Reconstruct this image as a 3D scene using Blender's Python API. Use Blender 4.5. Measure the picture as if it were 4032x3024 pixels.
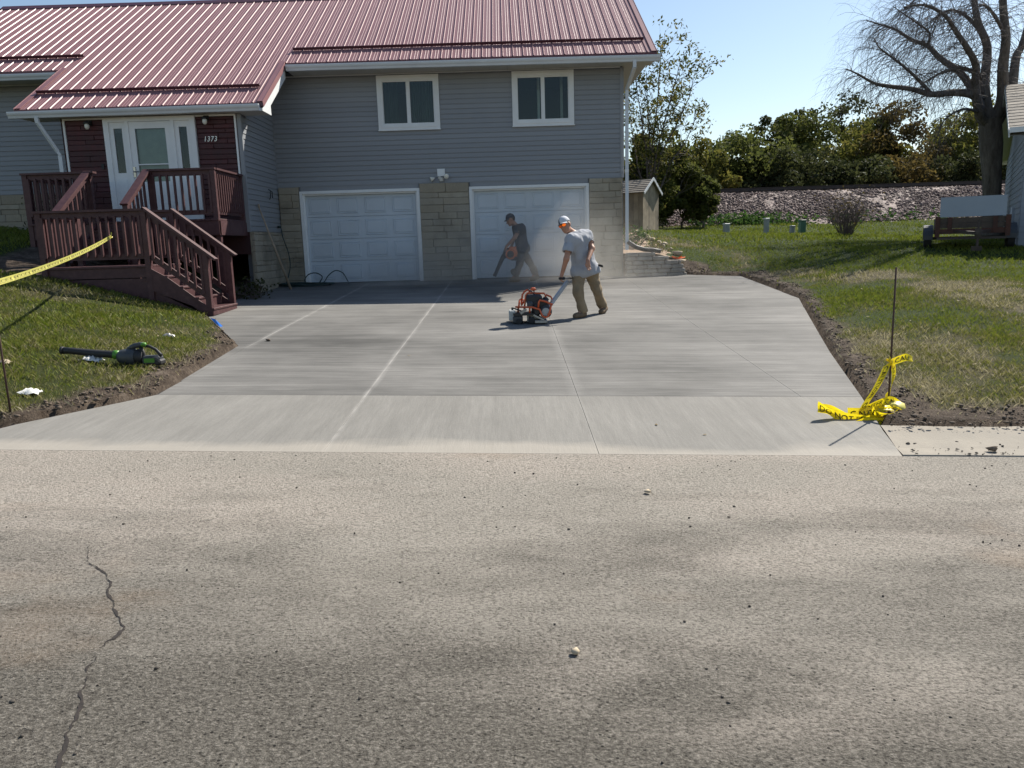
import bpy, math, random
import numpy as np
from mathutils import Matrix, Vector, noise as mnoise
for o in list(bpy.data.objects): bpy.data.objects.remove(o)
SC = bpy.context.scene
COL = SC.collection
R = math.radians
rnd = random.Random(7)
NPR = np.random.default_rng(11)

# ------------------------------------------------------------------ camera
PITCH, ROLL, YAW, CAMZ = R(10.334), R(-1.746), R(-0.065), 1.65
def cam_basis():
    f = Vector((math.sin(YAW)*math.cos(PITCH), math.cos(YAW)*math.cos(PITCH), -math.sin(PITCH)))
    rt = Vector((math.cos(YAW), -math.sin(YAW), 0))
    up = rt.cross(f)
    return rt*math.cos(ROLL)+up*math.sin(ROLL), up*math.cos(ROLL)-rt*math.sin(ROLL), f
_rt, _up, _f = cam_basis()
cam_data = bpy.data.cameras.new('camera'); cam = bpy.data.objects.new('camera', cam_data); COL.objects.link(cam)
m = Matrix((_rt, _up, -_f)).transposed().to_4x4(); m.translation = (0, 0, CAMZ); cam.matrix_world = m
cam_data.sensor_width = 36; cam_data.lens = 36*3029/4032; cam_data.clip_end = 3000; cam_data.clip_start = .05
SC.camera = cam

# ------------------------------------------------------------------ sky and sun
SUN_AZ, SUN_EL = R(43.0), R(43.5)           # azimuth from +Y towards +X
w = bpy.data.worlds.new('World'); SC.world = w; w.use_nodes = True
nt = w.node_tree; bg = nt.nodes['Background']
sky = nt.nodes.new('ShaderNodeTexSky'); sky.sky_type = 'NISHITA'; sky.sun_disc = False
sky.sun_elevation = SUN_EL; sky.sun_rotation = SUN_AZ; sky.altitude = 200; sky.air_density = 1.15; sky.dust_density = 0.55; sky.ozone_density = 1.3
nt.links.new(sky.outputs[0], bg.inputs[0]); bg.inputs[1].default_value = 0.082
sd = bpy.data.lights.new('sun', 'SUN'); sd.energy = 5.0; sd.angle = R(0.53); sd.color = (1.0, .945, .845)
sun = bpy.data.objects.new('sun', sd); COL.objects.link(sun)
sdir = Vector((math.sin(SUN_AZ)*math.cos(SUN_EL), math.cos(SUN_AZ)*math.cos(SUN_EL), math.sin(SUN_EL)))
sun.rotation_euler = sdir.to_track_quat('Z', 'Y').to_euler(); sun.location = sdir*60
vs = SC.view_settings; vs.view_transform = 'Standard'; vs.look = 'None'; vs.exposure = 0.66; vs.gamma = 1; vs.use_curve_mapping = False
SC.render.engine = 'CYCLES'
cy = SC.cycles; cy.use_denoising = True; cy.max_bounces = 6; cy.diffuse_bounces = 3; cy.glossy_bounces = 3
cy.transmission_bounces = 4; cy.transparent_max_bounces = 12; cy.volume_bounces = 1; cy.caustics_reflective = False; cy.caustics_refractive = False
cy.sample_clamp_indirect = 6

# ------------------------------------------------------------------ shared terrain functions
def zdrv(X, Y):
    """concrete surface: level at the garage, falling and tipping to the street"""
    t = 18.85-Y; g = .004+.033*t/12.85
    return .83-.046*t-g*(X+1.5)
Y_END, Y_AP = 5.4, 7.12
def zroad(X, Y=5.4):
    base = zdrv(np.clip(X, -25, 25), Y_END)
    return base-.0008
def zroads(X, Y):
    return zroad(X)+fbm(np.asarray(X)*.5, np.asarray(Y)*.5)*.012*np.clip((5.3-np.asarray(Y)), 0, 1)
def lin(v, pts):
    return np.interp(v, [p[0] for p in pts], [p[1] for p in pts])
XLP = [(5.3, -4.35), (6.07, -4.02), (7.12, -3.34), (9.8, -3.5), (12.62, -4.95), (13.85, -5.43), (18.83, -5.43)]
XRP = [(5.25, 2.78), (6.04, 2.98), (7.15, 3.3), (9.23, 3.86), (14.2, 5.31), (18.03, 5.37), (18.22, 4.95), (18.62, 4.25), (18.83, 4.2)]
def xleft(Y): return lin(Y, XLP)
def xright(Y): return lin(Y, XRP)

# ------------------------------------------------------------------ mesh helpers
def link(ob, parent=None):
    COL.objects.link(ob)
    if parent is not None: ob.parent = parent
    return ob
def tag(o, label=None, cat=None, group=None, kind=None):
    if label: o['label'] = label
    if cat: o['category'] = cat
    if group: o['group'] = group
    if kind: o['kind'] = kind
    return o
def empty(name, loc=(0, 0, 0), rz=0.0, label=None, cat=None, group=None):
    o = bpy.data.objects.new(name, None); o.location = loc; o.rotation_euler = (0, 0, rz); o.empty_display_size = .1
    link(o); return tag(o, label, cat, group)
def children(o): return [c for c in bpy.data.objects if c.parent == o]
def copy_tree(o, parent=None):
    c = o.copy(); link(c, parent)
    for ch in children(o): copy_tree(ch, c)
    return c
class MB:
    def __init__(s): s.v = []; s.f = []
    def add(s, vs, fs):
        b = len(s.v); s.v += [tuple(map(float, p)) for p in vs]; s.f += [tuple(b+i for i in f) for f in fs]; return s
    def box(s, x0, x1, y0, y1, z0, z1):
        return s.add([(x0, y0, z0), (x1, y0, z0), (x1, y1, z0), (x0, y1, z0), (x0, y0, z1), (x1, y0, z1), (x1, y1, z1), (x0, y1, z1)],
                     [(0, 3, 2, 1), (4, 5, 6, 7), (0, 1, 5, 4), (1, 2, 6, 5), (2, 3, 7, 6), (3, 0, 4, 7)])
    def cbox(s, x0, x1, y0, y1, z0, z1, b=.01):
        """box with chamfered front/back edges all round (octagon in X-Z, tapered in Y)"""
        def ring(y, i): return [(x0+b*i, y, z0+i*b*0), (x1-b*i, y, z0), (x1, y, z0+b*i), (x1, y, z1-b*i), (x1-b*i, y, z1), (x0+b*i, y, z1), (x0, y, z1-b*i), (x0, y, z0+b*i)]
        def r2(y, k): return [(x0+b+k, y, z0+k), (x1-b-k, y, z0+k), (x1-k, y, z0+b+k), (x1-k, y, z1-b-k), (x1-b-k, y, z1-k), (x0+b+k, y, z1-k), (x0+k, y, z1-b-k), (x0+k, y, z0+b+k)]
        v = r2(y0, b*.8)+r2(y0+b, 0)+r2(y1-b, 0)+r2(y1, b*.8); f = [tuple(range(8)), tuple(range(31, 23, -1))]
        for k in range(3):
            for i in range(8): j = (i+1) % 8; f.append((k*8+i, k*8+8+i, k*8+8+j, k*8+j))
        return s.add(v, f)
    def obox(s, p0, p1, wx, wy, up=(0, 0, 1)):
        """beam from p0 to p1, section wx (sideways) by wy (along up)"""
        p0 = Vector(p0); p1 = Vector(p1); d = (p1-p0).normalized(); upv = Vector(up)
        if abs(d.dot(upv)) > .98: upv = Vector((0, 1, 0))
        sx = d.cross(upv).normalized(); sy = sx.cross(d)
        sx *= wx/2; sy *= wy/2
        v = [p+a*sx+b*sy for p in (p0, p1) for a, b in ((-1, -1), (1, -1), (1, 1), (-1, 1))]
        return s.add(v, [(0, 1, 2, 3), (7, 6, 5, 4), (0, 4, 5, 1), (1, 5, 6, 2), (2, 6, 7, 3), (3, 7, 4, 0)])
    def prism(s, poly, axis, a, b):
        """extrude a 2D polygon along axis ('x','y','z') from a to b"""
        def P(u, v, w): return {'x': (w, u, v), 'y': (u, w, v), 'z': (u, v, w)}[axis]
        n = len(poly); v = [P(u, q, a) for u, q in poly]+[P(u, q, b) for u, q in poly]
        f = [tuple(range(n)), tuple(range(2*n-1, n-1, -1))]+[(i, n+i, n+(i+1) % n, (i+1) % n) for i in range(n)]
        return s.add(v, f)
    def tube(s, pts, r, n=8, cap=True):
        pts = [Vector(p) for p in pts]; m = len(pts)
        rs = r if hasattr(r, '__len__') else [r]*m
        prev = None; b = len(s.v)
        for i, p in enumerate(pts):
            d = (pts[min(i+1, m-1)]-pts[max(i-1, 0)])
            d = d.normalized() if d.length > 1e-9 else Vector((0, 0, 1))
            if prev is None:
                a = Vector((0, 0, 1)) if abs(d.z) < .9 else Vector((1, 0, 0)); u = d.cross(a).normalized()
            else:
                u = (prev-d*prev.dot(d)); u = u.normalized() if u.length > 1e-6 else d.orthogonal().normalized()
            prev = u; q = d.cross(u)
            for k in range(n):
                t = 2*math.pi*k/n; s.v.append(tuple(p+(u*math.cos(t)+q*math.sin(t))*rs[i]))
        for i in range(m-1):
            for k in range(n):
                k2 = (k+1) % n; s.f.append((b+i*n+k, b+i*n+k2, b+(i+1)*n+k2, b+(i+1)*n+k))
        if cap: s.f.append(tuple(b+k for k in range(n-1, -1, -1))); s.f.append(tuple(b+(m-1)*n+k for k in range(n)))
        return s
    def lathe(s, p0, p1, prof, n=16):
        """revolve profile [(t along axis 0..1, radius)] about p0->p1"""
        p0 = Vector(p0); p1 = Vector(p1)
        d = p1-p0; L = d.length; d = d/L; u = d.orthogonal().normalized(); q = d.cross(u); b = len(s.v); m = len(prof)
        for t, r in prof:
            c = p0+d*(t*L)
            for k in range(n):
                a = 2*math.pi*k/n; s.v.append(tuple(c+(u*math.cos(a)+q*math.sin(a))*max(r, 1e-4)))
        for i in range(m-1):
            for k in range(n):
                k2 = (k+1) % n; s.f.append((b+i*n+k, b+i*n+k2, b+(i+1)*n+k2, b+(i+1)*n+k))
        s.f.append(tuple(b+k for k in range(n-1, -1, -1))); s.f.append(tuple(b+(m-1)*n+k for k in range(n)))
        return s
    def mesh(s, name):
        me = bpy.data.meshes.new(name); me.from_pydata(s.v, [], s.f); me.update(); return me
    def build(s, name, mat, parent=None, smooth=False, label=None):
        me = s.mesh(name); me.materials.append(mat)
        if smooth: me.polygons.foreach_set('use_smooth', [True]*len(me.polygons))
        o = bpy.data.objects.new(name, me); link(o, parent)
        if label: o['label'] = label
        return o
def np_mesh(name, V, F, mat, parent=None, smooth=False, attrs=None):
    """fast mesh from numpy arrays, F of fixed width"""
    V = np.asarray(V, np.float32); F = np.asarray(F, np.int32); me = bpy.data.meshes.new(name)
    k = F.shape[1]; me.vertices.add(len(V)); me.vertices.foreach_set('co', V.ravel())
    me.loops.add(F.size); me.loops.foreach_set('vertex_index', F.ravel())
    me.polygons.add(len(F)); me.polygons.foreach_set('loop_start', np.arange(len(F), dtype=np.int32)*k)
    if smooth: me.polygons.foreach_set('use_smooth', np.ones(len(F), bool))
    me.update(calc_edges=True)
    for n, a in (attrs or {}).items():
        at = me.attributes.new(n, 'FLOAT', 'POINT'); at.data.foreach_set('value', np.asarray(a, np.float32))
    me.materials.append(mat); o = bpy.data.objects.new(name, me); link(o, parent); return o
def mesh_obj(name, me, parent=None, loc=(0, 0, 0), scale=(1, 1, 1), rot=(0, 0, 0)):
    o = bpy.data.objects.new(name, me); o.location = loc; o.scale = scale; o.rotation_euler = rot; return link(o, parent)

# ------------------------------------------------------------------ value noise for geometry
_G = NPR.random((64, 64, 64)).astype(np.float32)
def vnoise(x, y, z=0.0):
    x, y, z = np.broadcast_arrays(np.asarray(x, float), np.asarray(y, float), np.asarray(z, float))
    xi, yi, zi = np.floor(x).astype(int), np.floor(y).astype(int), np.floor(z).astype(int)
    fx, fy, fz = x-xi, y-yi, z-zi
    fx = fx*fx*(3-2*fx); fy = fy*fy*(3-2*fy); fz = fz*fz*(3-2*fz)
    g = lambda a, b, c: _G[(xi+a) & 63, (yi+b) & 63, (zi+c) & 63]
    l = lambda a, b, t: a+(b-a)*t
    return l(l(l(g(0, 0, 0), g(1, 0, 0), fx), l(g(0, 1, 0), g(1, 1, 0), fx), fy), l(l(g(0, 0, 1), g(1, 0, 1), fx), l(g(0, 1, 1), g(1, 1, 1), fx), fy), fz)
def fbm(x, y, z=0.0, o=4):
    s = 0; a = .5
    for i in range(o): s = s+a*(vnoise(np.asarray(x)*2**i+i*7.3, np.asarray(y)*2**i+i*3.1, np.asarray(z)*2**i)-.5)*2; a *= .5
    return s

# ------------------------------------------------------------------ materials
class NT:
    """tiny node-tree builder"""
    def __init__(s, name):
        s.m = bpy.data.materials.new(name); s.m.use_nodes = True; s.t = s.m.node_tree; s.b = s.t.nodes['Principled BSDF']; s.out = s.t.nodes['Material Output']
    def n(s, typ, **kw):
        q = s.t.nodes.new('ShaderNode'+typ)
        for k, v in kw.items(): setattr(q, k, v)
        return q
    def l(s, a, b): s.t.links.new(a, b)
    def coord(s, kind='Object', scale=(1, 1, 1), rot=(0, 0, 0)):
        tc = s.n('TexCoord'); mp = s.n('Mapping'); mp.inputs['Scale'].default_value = scale; mp.inputs['Rotation'].default_value = rot
        s.l(tc.outputs[kind], mp.inputs[0]); return mp.outputs[0]
    def world(s, scale=(1, 1, 1), rot=(0, 0, 0)):
        g = s.n('NewGeometry'); mp = s.n('Mapping'); mp.inputs['Scale'].default_value = scale; mp.inputs['Rotation'].default_value = rot
        s.l(g.outputs['Position'], mp.inputs[0]); return mp.outputs[0]
    def noise(s, co, scale, detail=4, rough=.55, dist=0.0):
        q = s.n('TexNoise'); s.l(co, q.inputs['Vector']); q.inputs['Scale'].default_value = scale; q.inputs['Detail'].default_value = detail
        q.inputs['Roughness'].default_value = rough; q.inputs['Distortion'].default_value = dist; return q.outputs[0]
    def voro(s, co, scale, feat='F1', out='Distance', rand=1.0):
        q = s.n('TexVoronoi', feature=feat); s.l(co, q.inputs['Vector']); q.inputs['Scale'].default_value = scale; q.inputs['Randomness'].default_value = rand; return q.outputs[out]
    def ramp(s, fac, stops, interp='LINEAR'):
        q = s.n('ValToRGB'); q.color_ramp.interpolation = interp; e = q.color_ramp.elements
        while len(e) < len(stops): e.new(.5)
        for i, (p, c) in enumerate(stops):
            e[i].position = p; e[i].color = (c, c, c, 1) if not hasattr(c, '__len__') else (*c, 1)
        s.l(fac, q.inputs[0]); return q.outputs[0]
    def mix(s, fac, a, b, mode='MIX'):
        q = s.n('Mix', data_type='RGBA', blend_type=mode)
        for v, i in ((fac, 0), (a, 6), (b, 7)):
            if isinstance(v, (int, float)): q.inputs[i].default_value = v if i == 0 else (v, v, v, 1)
            elif isinstance(v, (tuple, list)): q.inputs[i].default_value = (*v, 1)
            else: s.l(v, q.inputs[i])
        return q.outputs[2]
    def math(s, op, a, b=None, c=None, clamp=False):
        q = s.n('Math', operation=op, use_clamp=clamp)
        for v, i in ((a, 0), (b, 1), (c, 2)):
            if v is None: continue
            if isinstance(v, (int, float)): q.inputs[i].default_value = v
            else: s.l(v, q.inputs[i])
        return q.outputs[0]
    def rng(s, v, a, b, c=0.0, d=1.0):
        q = s.n('MapRange'); s.l(v, q.inputs[0])
        for i, x in enumerate((a, b, c, d)): q.inputs[i+1].default_value = x
        return q.outputs[0]
    def attr(s, name):
        q = s.n('Attribute', attribute_name=name); return q.outputs['Fac']
    def rand(s): return s.n('ObjectInfo').outputs['Random']
    def bump(s, h, strength=.3, dist=.01):
        q = s.n('Bump'); q.inputs['Strength'].default_value = strength; q.inputs['Distance'].default_value = dist; s.l(h, q.inputs['Height']); s.l(q.outputs[0], s.b.inputs['Normal']); return q
    def set(s, color=None, rough=None, metal=None, spec=None):
        for v, k in ((color, 'Base Color'), (rough, 'Roughness'), (metal, 'Metallic'), (spec, 'Specular IOR Level')):
            if v is None: continue
            if isinstance(v, (int, float)): s.b.inputs[k].default_value = v
            elif isinstance(v, (tuple, list)): s.b.inputs[k].default_value = (*v, 1)
            else: s.l(v, s.b.inputs[k])
        return s.m
def simple(name, col, rough=.6, var=.12, scale=6, bump=0.0, bscale=40, metal=0.0, piece=0.0, spec=.5, coat=0.0):
    """plain painted / solid surface with mottling, fine relief and (for pieces) a tone of its own per object"""
    t = NT(name); co = t.coord()
    nz = t.noise(co, scale, 5)
    k = t.rng(nz, .3, .7, 1-var, 1+var)
    if piece:
        k = t.math('MULTIPLY', k, t.rng(t.rand(), 0, 1, 1-piece, 1+piece))
    c = t.mix(1.0, tuple(col), k, 'MULTIPLY')
    t.set(c, t.rng(nz, .3, .7, max(rough-.07, .02), min(rough+.07, 1)), metal, spec)
    if bump: t.bump(t.noise(co, bscale, 4), bump, .01)
    if coat: t.b.inputs['Coat Weight'].default_value = coat; t.b.inputs['Coat Roughness'].default_value = .15
    return t.m
M = {}
# ================================================================== materials
def mats():
    # --- street asphalt: worn, dusty, coarse aggregate
    t = NT('asphalt'); co = t.world()
    st = t.world((.38, 1, 1), (0, 0, .12)); gr = t.world((.75, 1, 1))
    big = t.noise(st, .5, 5, .62, .35); mid = t.noise(st, 2.2, 6, .68, .5); grain = t.noise(gr, 84, 5, .74); fine = t.noise(gr, 190, 3, .7); chip = t.voro(gr, 74, 'F1', 'Color'); chd = t.voro(gr, 74)
    g = t.n('NewGeometry'); sep = t.n('SeparateXYZ'); t.l(g.outputs['Position'], sep.inputs[0])
    near = t.math('ADD', t.rng(sep.outputs[1], 1.6, 4.9, -.21, .15), t.rng(sep.outputs[1], 4.95, 5.4, 0, .16))                     # silt washed towards the gutter
    dust = t.math('ADD', t.math('ADD', t.math('MULTIPLY', big, .70), t.math('MULTIPLY', mid, .48)), near)
    dm = t.rng(dust, .46, .66, 0, 1)
    base = t.ramp(t.math('ADD', t.math('MULTIPLY', grain, .75), t.math('MULTIPLY', fine, .3)), [(.38, (.024, .021, .018)), (.47, (.085, .076, .063)), (.56, (.150, .136, .115)), (.70, (.32, .292, .25))])
    stone = t.ramp(chip, [(0, (.06, .055, .05)), (.55, (.16, .145, .125)), (.9, (.27, .25, .215)), (1, (.42, .385, .33))])
    base = t.mix(t.math('MULTIPLY', t.rng(chd, .18, .34, 1, 0), t.rng(fine, .42, .6, 0, .75)), base, stone)
    tint = t.ramp(t.noise(st, .7, 3), [(.3, (.295, .268, .228)), (.48, (.36, .328, .282)), (.6, (.425, .375, .322)), (.74, (.365, .342, .30))])
    c = t.mix(t.math('MULTIPLY', dm, t.rng(grain, .37, .58, .22, .96)), base, tint)
    pit = t.rng(t.voro(t.world((.8, 1, 1)), 34), .10, .17, 1, 0)
    pm = t.math('MULTIPLY', pit, t.math('MULTIPLY', t.rng(t.noise(co, 1.3, 4), .36, .56, .2, .95), t.rng(dm, 0, 1, 1, .35)))
    c = t.mix(pm, c, (.018, .015, .013))
    rust = t.math('MULTIPLY', t.rng(t.noise(t.world((.6, 1, 1)), .9, 4), .60, .72, 0, .45), t.rng(fine, .35, .6, .3, 1))
    c = t.mix(rust, c, (.30, .20, .125))
    t.set(c, .9, 0, .2)
    h = t.math('ADD', t.math('MULTIPLY', grain, 1.2), t.math('MULTIPLY', fine, .5)); h = t.math('SUBTRACT', h, t.math('MULTIPLY', pit, .4))
    t.bump(h, 1.0, .010); M['asphalt'] = t.m
    # --- new concrete: broomed; slab (dark, streaks along X) and apron (pale, streaks along Y)
    def concrete(name, lo, hi, sc, joints, dustlow):
        t = NT(name); co = t.world(sc); cw = t.world()
        s1 = t.noise(co, 1.0, 8, .68); s2 = t.noise(co, 4.5, 5, .7); bl = t.noise(cw, .45, 4, .6); fi = t.noise(cw, 55, 3, .7)
        k = t.math('ADD', t.math('ADD', t.math('MULTIPLY', s1, .36), t.math('MULTIPLY', s2, .18)), t.math('MULTIPLY', bl, .46))
        c = t.ramp(t.rng(k, .36, .65), [(0, lo), (.5, tuple((a+b)/2 for a, b in zip(lo, hi))), (1, hi)])
        s3 = t.noise(t.world(tuple(v*5 for v in sc)), 1.0, 5, .75); c = t.mix(t.rng(s3, .42, .66, 0, .42), c, lo); c = t.mix(t.rng(fi, .3, .75, 0, .22), c, (.08, .075, .07))
        g = t.n('NewGeometry'); sep = t.n('SeparateXYZ'); t.l(g.outputs['Position'], sep.inputs[0])
        wob = t.math('MULTIPLY', t.math('SUBTRACT', t.noise(cw, 1.4, 4), .5), .10)
        acc = None
        for xj, wd, amt, ymin in joints:
            d = t.math('ABSOLUTE', t.math('SUBTRACT', t.math('ADD', sep.outputs[0], wob), xj))
            e = t.math('MULTIPLY', t.rng(d, 0, wd, 1, 0), amt)
            e2 = t.math('MULTIPLY', t.rng(t.math('ABSOLUTE', t.math('SUBTRACT', sep.outputs[0], xj)), .003, .013, 1, 0), amt*2.4)
            e = t.math('MULTIPLY', t.math('MAXIMUM', e, e2), t.rng(sep.outputs[1], ymin, ymin+.25, 0, 1)); acc = e if acc is None else t.math('MAXIMUM', acc, e)
        acc = t.math('MULTIPLY', acc, t.rng(t.noise(cw, 2.6, 4), .3, .62, .25, 1), clamp=True)
        c = t.mix(acc, c, (.52, .50, .47))
        if dustlow:
            e = t.math('ADD', sep.outputs[1], t.math('MULTIPLY', t.math('SUBTRACT', t.noise(t.world((.6, 1, 1)), 1.0, 6), .5), 1.2))
            c = t.mix(t.rng(e, 5.50, 5.72, .62, 0), c, (.37, .335, .285))
        t.set(c, .85, 0, .3)
        t.bump(t.math('ADD', t.noise(t.world(tuple(v*11 for v in sc)), 1, 4, .7), t.math('MULTIPLY', fi, .5)), .5, .006)
        return t.m
    J = [(-3.36, .07, .24, 9.6), (-1.39, .045, .24, 5), (.61, .10, .14, 5), (2.72, .015, .06, 5)]
    M['slab'] = concrete('concrete_slab', (.062, .060, .056), (.275, .264, .245), (.30, 5.0, 1), J, False)
    M['apron'] = concrete('concrete_apron', (.168, .160, .144), (.278, .265, .240), (3.6, .35, 1), [(-1.39, .035, .28, 5), (.61, .012, .10, 5)], True)
    M['curb'] = simple('curb_concrete', (.255, .228, .188), .9, .25, 2.2, .4, 60)
    # --- lawn soil and turf colour field (shared by sheet and blades)
    def turf(t):
        cw = t.world(); st = t.world((1, .75, 1))
        dry = t.noise(st, .42, 5, .62, .3); d2 = t.noise(cw, 2.3, 4, .6)
        g = t.n('NewGeometry'); sep = t.n('SeparateXYZ'); t.l(g.outputs['Position'], sep.inputs[0])
        far = t.rng(sep.outputs[1], 12.0, 18, -.03, -.22)                      # the mown strip at the back stays green
        near = t.math('MULTIPLY', t.rng(sep.outputs[1], 6.0, 14.0, .15, 0), t.rng(sep.outputs[0], -6, 3, .7, 1))
        trk = t.math('ABSOLUTE', t.math('SUBTRACT', sep.outputs[0], t.math('ADD', t.math('MULTIPLY', sep.outputs[1], -.30), 11.5)))
        tr = t.math('MULTIPLY', t.math('MULTIPLY', t.rng(trk, .1, 1.5, .34, 0), t.rng(t.noise(cw, .9, 3), .35, .6, .2, 1)), t.rng(sep.outputs[1], 24, 27, 1, 0))
        tr = t.math('MULTIPLY', tr, t.rng(sep.outputs[0], 3.0, 4.0, 0, 1))
        v = t.math('ADD', t.math('ADD', t.math('MULTIPLY', dry, .72), t.math('MULTIPLY', d2, .28)), t.math('ADD', t.math('ADD', far, near), tr))
        return t.rng(v, .44, .66), sep
    t = NT('lawn'); f, sep = turf(t); cw = t.world(); fi = t.noise(cw, 38, 4, .7)
    c = t.ramp(f, [(0, (.040, .064, .010)), (.45, (.066, .074, .022)), (.75, (.110, .096, .048)), (1, (.17, .145, .09))])
    c = t.mix(t.rng(fi, .3, .7, 0, .55), c, (.018, .02, .008))
    so = t.ramp(t.math('ADD', t.math('MULTIPLY', t.noise(cw, 5, 5, .7), .55), t.math('MULTIPLY', t.noise(cw, 33, 5, .75), .45)), [(.34, (.030, .022, .016)), (.46, (.075, .056, .042)), (.56, (.13, .10, .076)), (.68, (.25, .20, .155))])
    c = t.mix(t.attr('soil'), c, so); t.set(c, .95, 0, .15)
    t.bump(t.math('ADD', t.noise(cw, 26, 5, .75), t.noise(cw, 110, 3)), .9, .03); M['lawn'] = t.m
    t = NT('grass_blade'); f, sep = turf(t)
    r = t.attr('tone')
    f2 = t.math('ADD', f, t.math('MULTIPLY', t.math('SUBTRACT', r, .5), .85))
    c = t.ramp(f2, [(0, (.145, .185, .020)), (.4, (.178, .185, .036)), (.68, (.235, .212, .085)), (1, (.40, .355, .225))])
    t.set(c, .55, 0, .3); tl = t.n('BsdfTranslucent'); t.l(c, tl.inputs[0]); mx = t.n('MixShader'); mx.inputs[0].default_value = .38
    t.l(t.b.outputs[0], mx.inputs[1]); t.l(tl.outputs[0], mx.inputs[2]); t.l(mx.outputs[0], t.out.inputs[0]); M['blade'] = t.m
    M['soil'] = simple('soil_clod', (.13, .098, .072), .95, .6, 30, .9, 60)
    # --- house
    M['siding'] = simple('vinyl_siding', (.245, .256, .275), .55, .05, 2, .12, 160, piece=.05)
    M['siding_back'] = simple('sheathing', (.14, .15, .17), .8)
    M['white'] = simple('white_vinyl', (.74, .75, .75), .45, .05, 3)
    M['gutter'] = simple('aluminium_gutter', (.62, .65, .68), .4, .06, 2, spec=.5)
    M['soffit'] = simple('vented_soffit', (.52, .51, .47), .55, .06, 5)
    M['garage'] = simple('garage_door_steel', (.50, .55, .60), .5, .05, 2.5, .08, 220)
    t = NT('burgundy_metal'); co = t.coord(); nz = t.noise(co, 1.1, 4)
    c = t.mix(t.rng(nz, .3, .7, 0, 1), (.235, .108, .114), (.27, .13, .134)); t.set(c, .5, 0, .42)
    t.b.inputs['Coat Weight'].default_value = .05; t.b.inputs['Coat Roughness'].default_value = .25; t.bump(t.noise(co, .9, 2), .12, .01); M['roof'] = t.m
    M['snow'] = simple('dark_burgundy_bar', (.075, .02, .028), .4, .1, 3)
    t = NT('limestone'); co = t.coord(); nz = t.noise(co, 5, 6, .65); pr = t.rand()
    c = t.ramp(pr, [(0, (.30, .262, .20)), (.35, (.36, .315, .24)), (.7, (.335, .30, .24)), (1, (.41, .365, .285))])
    c = t.mix(t.rng(nz, .35, .75, 0, .5), c, (.235, .20, .15)); so = t.rng(t.noise(t.world(), .9, 3), .56, .68, 0, .55)
    c = t.mix(so, c, (.12, .105, .08)); t.set(c, .9, 0, .2); t.bump(t.noise(co, 22, 6, .7), .7, .02); M['stone'] = t.m
    M['mortar'] = simple('mortar', (.27, .24, .185), .95, .2, 8, .3)
    M['brick'] = simple('maroon_brick', (.062, .017, .019), .62, .3, 6, .5, 60, piece=.25)
    M['brick_joint'] = simple('maroon_joint', (.04, .013, .014), .8)
    t = NT('porch_stain'); co = t.coord('Object', (1, 1, 1)); nz = t.noise(co, 9, 5, .6); c = t.ramp(nz, [(.3, (.056, .021, .023)), (.6, (.082, .035, .036)), (.8, (.12, .062, .058))])
    t.set(c, .55, 0, .4); t.bump(t.noise(co, 40, 3), .2, .005); M['porch'] = t.m
    M['darkroom'] = simple('room_paint', (.06, .06, .058), .9)
    M['curtain'] = simple('curtain_cloth', (.07, .10, .085), .9, .15, 4)
    M['black'] = simple('black_plastic', (.018, .018, .019), .6, .2, 8)
    M['rubber'] = simple('rubber', (.022, .022, .023), .8, .2, 10)
    M['brass'] = simple('nickel', (.45, .42, .36), .3, .1, 8, metal=1.0)
    M['bulb'] = simple('frosted_glass', (.70, .68, .60), .2, .05, 5)
    t = NT('window_glass'); t.t.nodes.remove(t.b); tr = t.n('BsdfTransparent'); tr.inputs[0].default_value = (.80, .86, .84, 1); gl = t.n('BsdfGlossy'); gl.inputs['Roughness'].default_value = .02
    fr = t.n('Fresnel'); fr.inputs[0].default_value = 1.42; mx = t.n('MixShader'); t.l(fr.outputs[0], mx.inputs[0]); t.l(tr.outputs[0], mx.inputs[1]); t.l(gl.outputs[0], mx.inputs[2]); t.l(mx.outputs[0], t.out.inputs[0]); M['glass'] = t.m
    M['shade'] = simple('window_shade', (.46, .50, .50), .8, .1, 8, .2, 90)
    M['number'] = simple('brushed_number', (.62, .60, .57), .35, .05, 8, metal=.6)
    # --- yard
    M['shed'] = simple('weathered_boards', (.28, .225, .155), .85, .3, 3, .4, 30, piece=.2)
    M['shingle'] = simple('asphalt_shingle', (.21, .185, .155), .95, .35, 9, .6, 60, piece=.25)
    M['nb_siding'] = simple('grey_lap_siding', (.27, .29, .32), .6, .06, 3, piece=.05)
    M['galv'] = simple('painted_steel_pedestal', (.38, .40, .39), .6, .15, 5)
    M['pedgreen'] = simple('green_pedestal', (.09, .19, .135), .55, .12, 5)
    M['block'] = simple('retaining_block', (.30, .265, .225), .92, .25, 6, .6, 45, piece=.14)
    t = NT('ballast'); co = t.coord(); pr = t.voro(t.world(), 6.0, 'F1', 'Color'); c = t.ramp(pr, [(0, (.06, .04, .035)), (.4, (.145, .098, .086)), (.75, (.23, .165, .145)), (1, (.40, .31, .275))]); t.set(c, .8, 0, .4); t.bump(t.noise(t.world(), 20, 4), .4, .02); M['ballast'] = t.m
    M['rail'] = simple('rusty_rail', (.058, .040, .034), .6, .3, 4)
    M['tie'] = simple('creosote_tie', (.045, .035, .028), .9, .3, 4, piece=.2)
    M['rust'] = simple('rusty_steel', (.075, .030, .020), .8, .35, 8, .3)
    M['plank'] = simple('grey_plank', (.075, .055, .042), .85, .3, 5, .3, piece=.2)
    M['sheet'] = simple('white_sheet_board', (.30, .325, .345), .5, .05, 3)
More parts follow.
